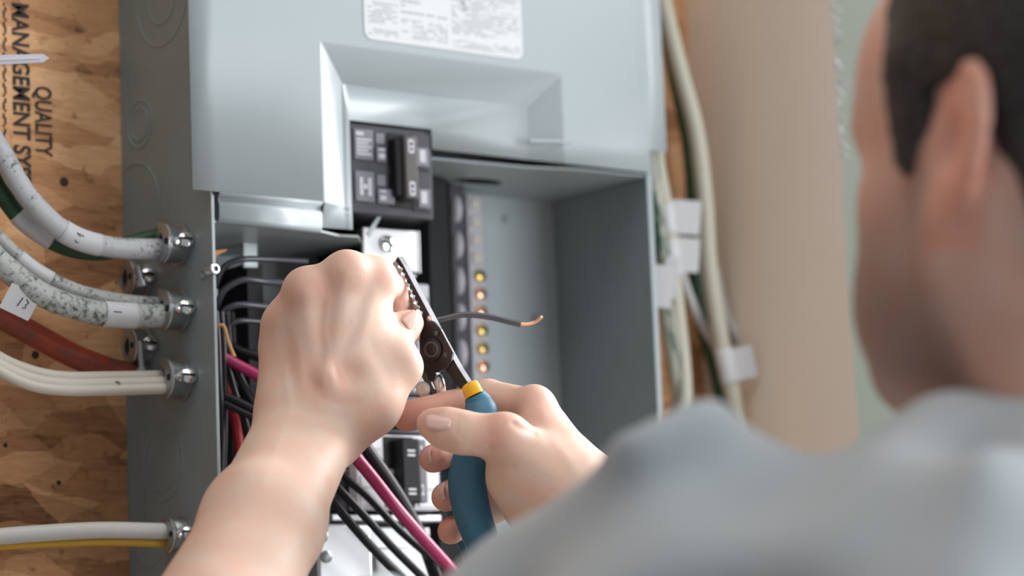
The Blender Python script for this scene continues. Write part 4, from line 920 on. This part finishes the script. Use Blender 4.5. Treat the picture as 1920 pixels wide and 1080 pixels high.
for ch in ([((1003, 768, 1.640), 12.2), ((915, 744, 1.664), 10.4), ((838, 764, 1.672), 9.4), ((764, 780, 1.668), 9.6)],
           [((985, 812, 1.668), 12), ((905, 826, 1.690), 10), ((846, 848, 1.678), 9), ((812, 860, 1.648), 8.6)],
           [((975, 872, 1.680), 12), ((908, 898, 1.694), 9.8), ((858, 918, 1.676), 9), ((836, 932, 1.644), 8.8)],
           [((965, 930, 1.680), 11), ((905, 966, 1.688), 8.8), ((862, 985, 1.670), 8.2), ((845, 996, 1.642), 8.0)]):
    g.D[:] = 0.05; g.chain([(J(*p), mm(r_)) for p, r_ in ch], 0.003); fin.D = smin(fin.D, g.D, 0.0012)
f.D = smin(f.D, fin.D, 0.005)
V2, F2 = f.mesh(); V2 = relax(V2, F2, 2, 0.4)
for ln, de, wi in (([(966, 792), (985, 803), (1004, 806)], 1.6, 2.6), ([(860, 776), (853, 800), (852, 820)], 0.5, 1.6), ([(869, 778), (864, 805), (862, 826)], 0.5, 1.6), ([(884, 862), (900, 852), (918, 846)], 0.8, 1.8),
                   ([(905, 890), (930, 880), (960, 884)], 0.4, 2.0), ([(1015, 770), (1040, 820), (1080, 880)], -0.7, 4.0), ([(950, 840), (990, 860), (1040, 880)], -0.5, 5.0)): V2 = crease(V2, ln, de, wi)
# ---- head, ear and neck
EAR = J(1786, 290, 1.17)
HP = math.radians(4); HY = math.radians(-4)
hx = np.array([math.cos(HY), math.sin(HY), 0.0]); hy0 = np.array([-math.sin(HY), math.cos(HY), 0.0])
hy = hy0*math.cos(HP) + EZ*math.sin(HP); hz = np.cross(hx, hy)
HC = EAR + hx*0.073
H = lambda x, y, z: HC + hx*mm(x) + hy*mm(y) + hz*mm(z)
HR = np.array([hx, hy, hz])
f = Field(HC-np.array([0.15, 0.19, 0.23]), HC+np.array([0.15, 0.19, 0.18]), 0.003)
f.ell(H(0, -6, 42), (0.076, 0.097, 0.090), 0.01, HR); f.ell(H(0, 40, -22), (0.064, 0.056, 0.085), 0.03, HR); f.ell(H(0, 62, 45), (0.060, 0.036, 0.052), 0.03, HR)
for s_ in (-1, 1):
    f.cone(H(s_*58, 10, -50), H(s_*24, 80, -86), mm(19), mm(20), 0.025); f.cone(H(s_*60, 2, -6), H(s_*56, 8, -50), mm(15), mm(15), 0.03)
    f.ell(H(s_*44, 62, -14), (0.019, 0.019, 0.017), 0.02, HR); f.ell(H(s_*42, 58, -56), (0.024, 0.028, 0.03), 0.025, HR); f.cone(H(s_*12, 94, 24), H(s_*42, 80, 24), mm(11), mm(10), 0.015)
    f.ell(H(s_*31, 92, 8), (0.013, 0.011, 0.010), 0.006, HR, cut=True); f.ell(H(s_*31, 84, 8), (0.012, 0.012, 0.011), 0.002, HR)
f.cone(H(0, 92, 18), H(0, 112, -26), mm(8), mm(11), 0.010)
for s_ in (-1, 1): f.ell(H(s_*11, 104, -30), (0.008, 0.010, 0.008), 0.006, HR)
f.ell(H(0, 92, -60), (0.024, 0.013, 0.007), 0.006, HR); f.ell(H(0, 90, -69), (0.022, 0.013, 0.008), 0.005, HR); f.ell(H(0, 84, -94), (0.022, 0.018, 0.016), 0.015, HR)
f.cone(H(0, -18, -20), H(0, -48, -175), mm(60), mm(64), 0.03)
f.cone(H(-62, -14, -20), H(-24, -2, -170), mm(14), mm(13), 0.025); f.cone(H(62, -14, -20), H(24, -2, -170), mm(14), mm(13), 0.025)
for s_ in (-1, 1):                                       # ears: a tilted shell with rolled rim, hollow and lobe
    th_ = math.radians(24); e1 = hx*s_*math.cos(th_)+hy*math.sin(th_)*1.0; e2 = -hx*s_*math.sin(th_)*-1.0*-1.0 + hy*math.cos(th_)
    bk = (-hy*math.cos(math.radians(17)) + hx*s_*math.sin(math.radians(17)))           # direction the ear fans out, backwards and outwards
    up = hz*math.cos(math.radians(14)) - hy*math.sin(math.radians(14)); nr = np.cross(bk, up); nr /= np.linalg.norm(nr); bk = np.cross(up, nr); 
    bk = bk if (bk@hy) < 0 else -bk
    ec = H(s_*76, 0, 3)
    f.ell(ec + bk*0.013 + up*0.004, (0.018, 0.0044, 0.032), 0.004, np.array([bk, nr, up]))
    rim = []
    for a in np.linspace(-0.35, 1.35, 16)*math.pi:
        rim.append(ec + bk*(0.013-0.0175*math.cos(a-math.pi*0.0)*-1.0*(1 if True else 0)) + up*(0.006+0.029*math.sin(a)))
    for a_, b_ in zip(rim[:-1], rim[1:]): f.cone(a_, b_, mm(3.9), mm(3.9), 0.002)
    f.ell(ec + bk*0.003 - up*0.030, (0.0095, 0.0060, 0.0125), 0.004, np.array([bk, nr, up]))
    out_ = hx*s_
    f.ell(ec + bk*0.008 + out_*0.006 + up*0.002, (0.0095, 0.0070, 0.014), 0.003, np.array([bk, nr, up]), cut=True)
V3, F3 = f.mesh(); V3 = relax(V3, F3, 1, 0.4)
# ---- trunk, upper arms and legs (mostly under the clothes)
SL, SR = J(1300, 1120, 1.16), H(0, -50, -165) + np.array([0.172, 0.045, -0.02])
NB = H(0, -52, -134)
def trunk(f, gr, k=0.05):
    cx, cy, cz = NB
    f.ell((cx, cy+0.025, cz-0.24), (0.165+gr, 0.105+gr, 0.24), k); f.ell((cx, cy+0.035, cz-0.52), (0.150+gr, 0.105+gr, 0.22), k)
    f.cone(NB + np.array([-0.02, 0, -0.015]), SL + np.array([0.035, -0.01, 0.014]), mm(52)+gr, mm(44)+gr, k); f.cone(NB + np.array([0.02, 0, -0.015]), SR + np.array([-0.035, -0.01, 0.014]), mm(52)+gr, mm(44)+gr, k)
    f.ell((cx-0.125, cy-0.005, cz-0.135), (0.088+gr, 0.088+gr, 0.135), k); f.ell((cx+0.125, cy-0.005, cz-0.135), (0.088+gr, 0.088+gr, 0.135), k)
    f.cone(SL, (cx-0.05, cy+0.02, cz-0.16), mm(52)+gr, mm(90)+gr, k); f.cone(SR, (cx+0.05, cy+0.02, cz-0.16), mm(52)+gr, mm(90)+gr, k)
lo = np.minimum.reduce([SL, SR, LE, RE, NB])-0.15; hi = np.maximum.reduce([SL, SR, LE, RE, NB])+0.15; lo[2] = NB[2]-0.80
f = Field(lo, hi, 0.008); trunk(f, -0.040, 0.02)
f.cone(SL, LE, mm(28), mm(28), 0.03); f.cone(SR, RE, mm(46), mm(38), 0.03); f.cone(RE, RW+rax*0.04, mm(38), mm(24), 0.02); f.cone(LE, arm_pt(0.75, 0), mm(26), mm(24), 0.02)
V4, F4 = f.mesh()
Vs, Fs = [], []; o_ = 0
for V_, F_ in ((V1, F1), (V2, F2), (V3, F3), (V4, F4)): Vs.append(V_); Fs.append(F_+o_); o_ += len(V_)
V, F = np.concatenate(Vs), np.concatenate(Fs)
# pigment of the skin: redder knuckles and ear, stubble, lips; shade painted on the right fingertips
T = np.tile(np.array([0.68, 0.50, 0.405]), (len(V), 1))
def blot(c, r, col, a): 
    d = np.linalg.norm(V-np.array(c), axis=1); w_ = (a*np.exp(-(d/r)**2))[:, None]; T[:] = T*(1-w_)+np.array(col)*w_
RED = (0.66, 0.33, 0.26)
for c in (Km, Kr, Kp, Ki): blot(c - _F*0.011 + _U*0.004, 0.013, RED, 0.45)
for p in ((645, 612), (585, 650), (690, 660), (560, 700)): blot(J(*p, 1.625), 0.016, (0.66, 0.43, 0.36), 0.35)
for p, z_, r_, a in (((735, 548), 1.68, 0.014, 0.55), ((752, 572), 1.69, 0.012, 0.7), ((770, 606), 1.66, 0.010, 0.35), ((632, 708), 1.615, 0.012, 0.4),
                     ((940, 802), 1.578, 0.014, 0.6), ((985, 790), 1.62, 0.012, 0.55), ((1000, 745), 1.63, 0.014, 0.35), ((812, 790), 1.59, 0.013, 0.5),
                     ((812, 860), 1.64, 0.020, 0.9), ((836, 932), 1.635, 0.020, 0.9), ((845, 996), 1.635, 0.020, 0.9), ((764, 780), 1.665, 0.026, 0.85)): blot(J(*p, z_), r_, RED, a)  # right fingertips reddened darker to paint the shade they lie in
L_ = (V-HC)@HR.T*1000.0; inh = np.zeros(len(V), bool); inh[len(V1)+len(V2):len(V1)+len(V2)+len(V3)] = True
sig = lambda x: 1/(1+np.exp(-np.clip(x, -30, 30)))
T[inh] = T[inh]*np.array([1.0, 0.86, 0.86])
st = inh*sig((-24-L_[:, 2])/8)*sig((L_[:, 1]-(4+0.15*(L_[:, 2]+60)))/5)*sig((L_[:, 2]+128)/6)*0.72
T[:] = T*(1-st[:, None]) + np.array([0.14, 0.105, 0.095])*st[:, None]
sb = inh*sig((L_[:, 1]-8)/3)*sig((34-L_[:, 1])/4)*sig((L_[:, 2]+30)/5)*sig((20-L_[:, 2])/5)*0.5*(np.abs(L_[:, 0]) < 84)
T[:] = T*(1-sb[:, None]) + np.array([0.06, 0.05, 0.05])*sb[:, None]
er = inh*(np.abs(L_[:, 0]) > 77)*(L_[:, 1] < 6)*(L_[:, 2] > -42); T[er > 0] = T[er > 0]*np.array([1.08, 0.90, 0.86])
lips = inh*(np.abs(L_[:, 0]) < 24)*(L_[:, 1] > 90)*(L_[:, 2] < -54)*(L_[:, 2] > -77); T[lips > 0] = np.array([0.50, 0.25, 0.22])
brow = inh*(L_[:, 1] > 76)*(np.abs(L_[:, 2]-27) < 5)*(np.abs(L_[:, 0]) > 10)*(np.abs(L_[:, 0]) < 48); T[brow > 0] = np.array([0.06, 0.045, 0.04])
eye = inh*((np.abs(np.abs(L_[:, 0])-31) < 10) & (np.abs(L_[:, 2]-8) < 5) & (L_[:, 1] > 84)); T[eye > 0] = np.array([0.6, 0.58, 0.55])
person = mesh_object('person', V, F, SKIN, None, T)
tag(person, 'dark-haired man in a grey shirt seen from behind, stripping a wire with both hands', 'person')
# fingernails
def nail(c, n_, u_, hw_, hl_):
    c, n_, u_ = np.array(c), np.array(n_)/np.linalg.norm(n_), np.array(u_)/np.linalg.norm(u_); u_ = u_-n_*(u_@n_); u_ /= np.linalg.norm(u_); w_ = np.cross(n_, u_)
    b = MB(); vs = []; N = 8
    for i in range(N+1):
        for j in range(N+1):
            a, e = -1+2*i/N, -1+2*j/N; rr = max(abs(a), abs(e)); q_ = math.hypot(a, e)+1e-9; sc_ = rr/q_*0.5+0.5
            x_, y_ = a*sc_, e*sc_
            vs.append(c + u_*hl_*x_ + w_*hw_*y_ + n_*(-0.55*hw_*y_*y_ - 0.12*hl_*x_*x_))
    b.add(vs, [(i*(N+1)+j, i*(N+1)+j+1, (i+1)*(N+1)+j+1, (i+1)*(N+1)+j) for i in range(N) for j in range(N)])
    o = b.build('fingernail', NAIL, person, True); s_ = o.modifiers.new('thickness', 'SOLIDIFY'); s_.thickness = 0.0006; s_.offset = 0.0
NAIL = mat('fingernail', (0.68, 0.45, 0.38), 0.32, var=0.04, scale=200)
c = on_skin(783, 606, V1); nail(c + (-_F*0.4+_R*0.9)*0.0004, -_F*0.62+_R*0.75+_U*0.15, J(772, 600, 1.672)-J(742, 632, 1.655), 0.0062, 0.0075)
c = on_skin(816, 781, V2); nail(c + (-_F*0.5+_U*0.8)*0.0004, -_F*0.62+_U*0.75-_R*0.1, -_R*0.95+_U*0.22, 0.0066, 0.0080)
for px, py in ((792, 853), (815, 922)):
    c = on_skin(px, py, V2); nail(c - _R*0.0003, -_R*0.85-_F*0.45+_U*0.1, _U*0.2-_F*0.8+_R*0.1, 0.0055, 0.0065)
# hair
f = Field(HC-np.array([0.13, 0.16, 0.13]), HC+np.array([0.13, 0.16, 0.19]), 0.003)
f.ell(H(0, -8, 46), (0.083, 0.103, 0.096), 0.01, HR); f.cone(H(0, -60, 0), H(0, -72, -48), mm(44), mm(40), 0.03)
for s_ in (-1, 1): f.cone(H(s_*42, -38, -6), H(s_*38, -46, -46), mm(26), mm(24), 0.02); f.cone(H(s_*70, 24, 40), H(s_*69, 27, 2), mm(13), mm(9), 0.015)
x, y, z = f.grid(); X, Y, Z = x-HC[0], y-HC[1], z-HC[2]
lx = (X*hx[0]+Y*hx[1]+Z*hx[2])*1000; ly = (X*hy[0]+Y*hy[1]+Z*hy[2])*1000; lz = (X*hz[0]+Y*hz[1]+Z*hz[2])*1000
face_line = 38 + np.clip(lz-30, 0, 200)*0.30 + np.clip(np.abs(lx)-66, 0, 10)*0.0
d1 = (ly-face_line)                                      # positive in front of the hairline
d2 = np.minimum(np.minimum(ly+22, 8-ly), 30-lz)        # around the ear
d3 = -62-lz
d4 = np.minimum(2-lz, ly+26)                            # below the ear only the nape keeps hair
cut = np.maximum(np.maximum(d1, d2), np.maximum(d3, np.minimum(d4, 40-ly*1.0)))
keep_burn = np.maximum(np.maximum(-(lz+8), lz-20), np.maximum(-(ly-10), ly-38))
cut = np.where(keep_burn < 0, np.minimum(cut, np.maximum(d1, keep_burn)), cut)
rip = 0.0013*np.sin(lx*0.35+ly*0.22+lz*0.25)*np.sin(ly*0.55-lz*0.35+2*np.sin(lx*0.1))
f.D = np.maximum(f.D + rip.astype(np.float32), (cut*0.001).astype(np.float32))
VH, FH = f.mesh(); VH = relax(VH, FH, 1, 0.4)
def hair_material():
    m, n, l, b = nt('dark_hair'); b.inputs['Roughness'].default_value = 0.55; b.inputs['Specular IOR Level'].default_value = 0.4
    tc = n.new('ShaderNodeTexCoord'); mp = n.new('ShaderNodeMapping'); mp.inputs['Scale'].default_value = (900, 160, 240); mp.inputs['Rotation'].default_value = (0.5, 0.2, 0.3)
    no = n.new('ShaderNodeTexNoise'); no.inputs['Scale'].default_value = 1.0; no.inputs['Detail'].default_value = 4; l.new(tc.outputs['Object'], mp.inputs['Vector']); l.new(mp.outputs['Vector'], no.inputs['Vector'])
    cr = n.new('ShaderNodeValToRGB'); cr.color_ramp.elements[0].position = 0.35; cr.color_ramp.elements[1].position = 0.7; cr.color_ramp.elements[0].color = (0.014, 0.013, 0.013, 1); cr.color_ramp.elements[1].color = (0.055, 0.052, 0.052, 1)
    l.new(no.outputs['Fac'], cr.inputs['Fac']); l.new(cr.outputs['Color'], b.inputs['Base Color'])
    bp = n.new('ShaderNodeBump'); bp.inputs['Strength'].default_value = 0.6; bp.inputs['Distance'].default_value = 0.002; l.new(no.outputs['Fac'], bp.inputs['Height']); l.new(bp.outputs['Normal'], b.inputs['Normal']); return m
hr = mesh_object('hair', VH, FH, hair_material(), person); hr['label'] = 'short dark hair with sideburn'
# shirt: trunk and sleeves with folds
lo = np.minimum.reduce([SL, SR, LE, NB])-0.13; hi = np.maximum.reduce([SL, SR, NB])+0.13; hi[2] = NB[2]+0.06; lo[2] = NB[2]-0.66; hi[1] = max(hi[1], LE[1]+0.08)
f = Field(lo, hi, 0.006); trunk(f, 0.004)
le = SL+(LE-SL)*0.60
f.cone(SL, SL+(le-SL)*0.5, mm(48), mm(39), 0.04); f.cone(SL+(le-SL)*0.5, le, mm(39), mm(40), 0.03)
re = SR+(RE-SR)*0.95; f.cone(SR, re, mm(54), mm(46), 0.04)
x, y, z = f.grid(); d_ = (LE-SL)/np.linalg.norm(LE-SL); s_ = (x-SL[0])*d_[0]+(y-SL[1])*d_[1]+(z-SL[2])*d_[2]
u_ = (x-SL[0])*_R[0]+(y-SL[1])*_R[1]+(z-SL[2])*_R[2]; v_ = (x-SL[0])*_U[0]+(y-SL[1])*_U[1]+(z-SL[2])*_U[2]
fold = 0.0075*np.sin((s_*62 + v_*55) + 1.6*np.sin(u_*22+v_*17)) + 0.0055*np.sin(u_*48 - v_*75 + 2.0*np.sin(s_*19)) + 0.0018*np.sin(u_*120+s_*70+v_*60)
f.D = f.D + fold.astype(np.float32)
tb = np.minimum((NB[2]-0.62)-z, 0.05); f.D = np.maximum(f.D, tb.astype(np.float32))
VS, FS = f.mesh(); VS = relax(VS, FS, 1, 0.5)
SHIRT = fabric_material('grey_cotton', (0.41, 0.445, 0.47))
sh = mesh_object('shirt', VS, FS, SHIRT, person); sh['label'] = 'light grey shirt with creased sleeve'
# trousers and shoes, below the frame
cx, cy = NB[0], NB[1]
f = Field((cx-0.30, cy-0.25, 0.06), (cx+0.30, cy+0.35, NB[2]-0.48), 0.011)
f.ell((cx, cy+0.03, NB[2]-0.62), (0.165, 0.125, 0.16), 0.05)
for s_ in (-1, 1): f.cone((cx+s_*0.085, cy+0.03, NB[2]-0.68), (cx+s_*0.11, cy+0.05, 0.50), 0.088, 0.066, 0.03); f.cone((cx+s_*0.11, cy+0.05, 0.50), (cx+s_*0.12, cy+0.02, 0.08), 0.066, 0.055, 0.03)
VT, FT = f.mesh(); mesh_object('trousers', VT, FT, fabric_material('dark_denim', (0.05, 0.07, 0.11)), person)
for s_ in (-1, 1):
    f = Field((cx+s_*0.12-0.08, cy-0.12, -0.01), (cx+s_*0.12+0.08, cy+0.26, 0.16), 0.006)
    f.ell((cx+s_*0.12, cy+0.05, 0.035), (0.048, 0.145, 0.05), 0.02); f.cone((cx+s_*0.12, cy, 0.05), (cx+s_*0.12, cy, 0.11), 0.05, 0.046, 0.03)
    z = f.grid()[2]; f.D = np.maximum(f.D, (0.001-z).astype(np.float32)*np.ones(f.D.shape, np.float32))
    VT, FT = f.mesh(); mesh_object('shoe', VT, FT, M['brownblack'], person)
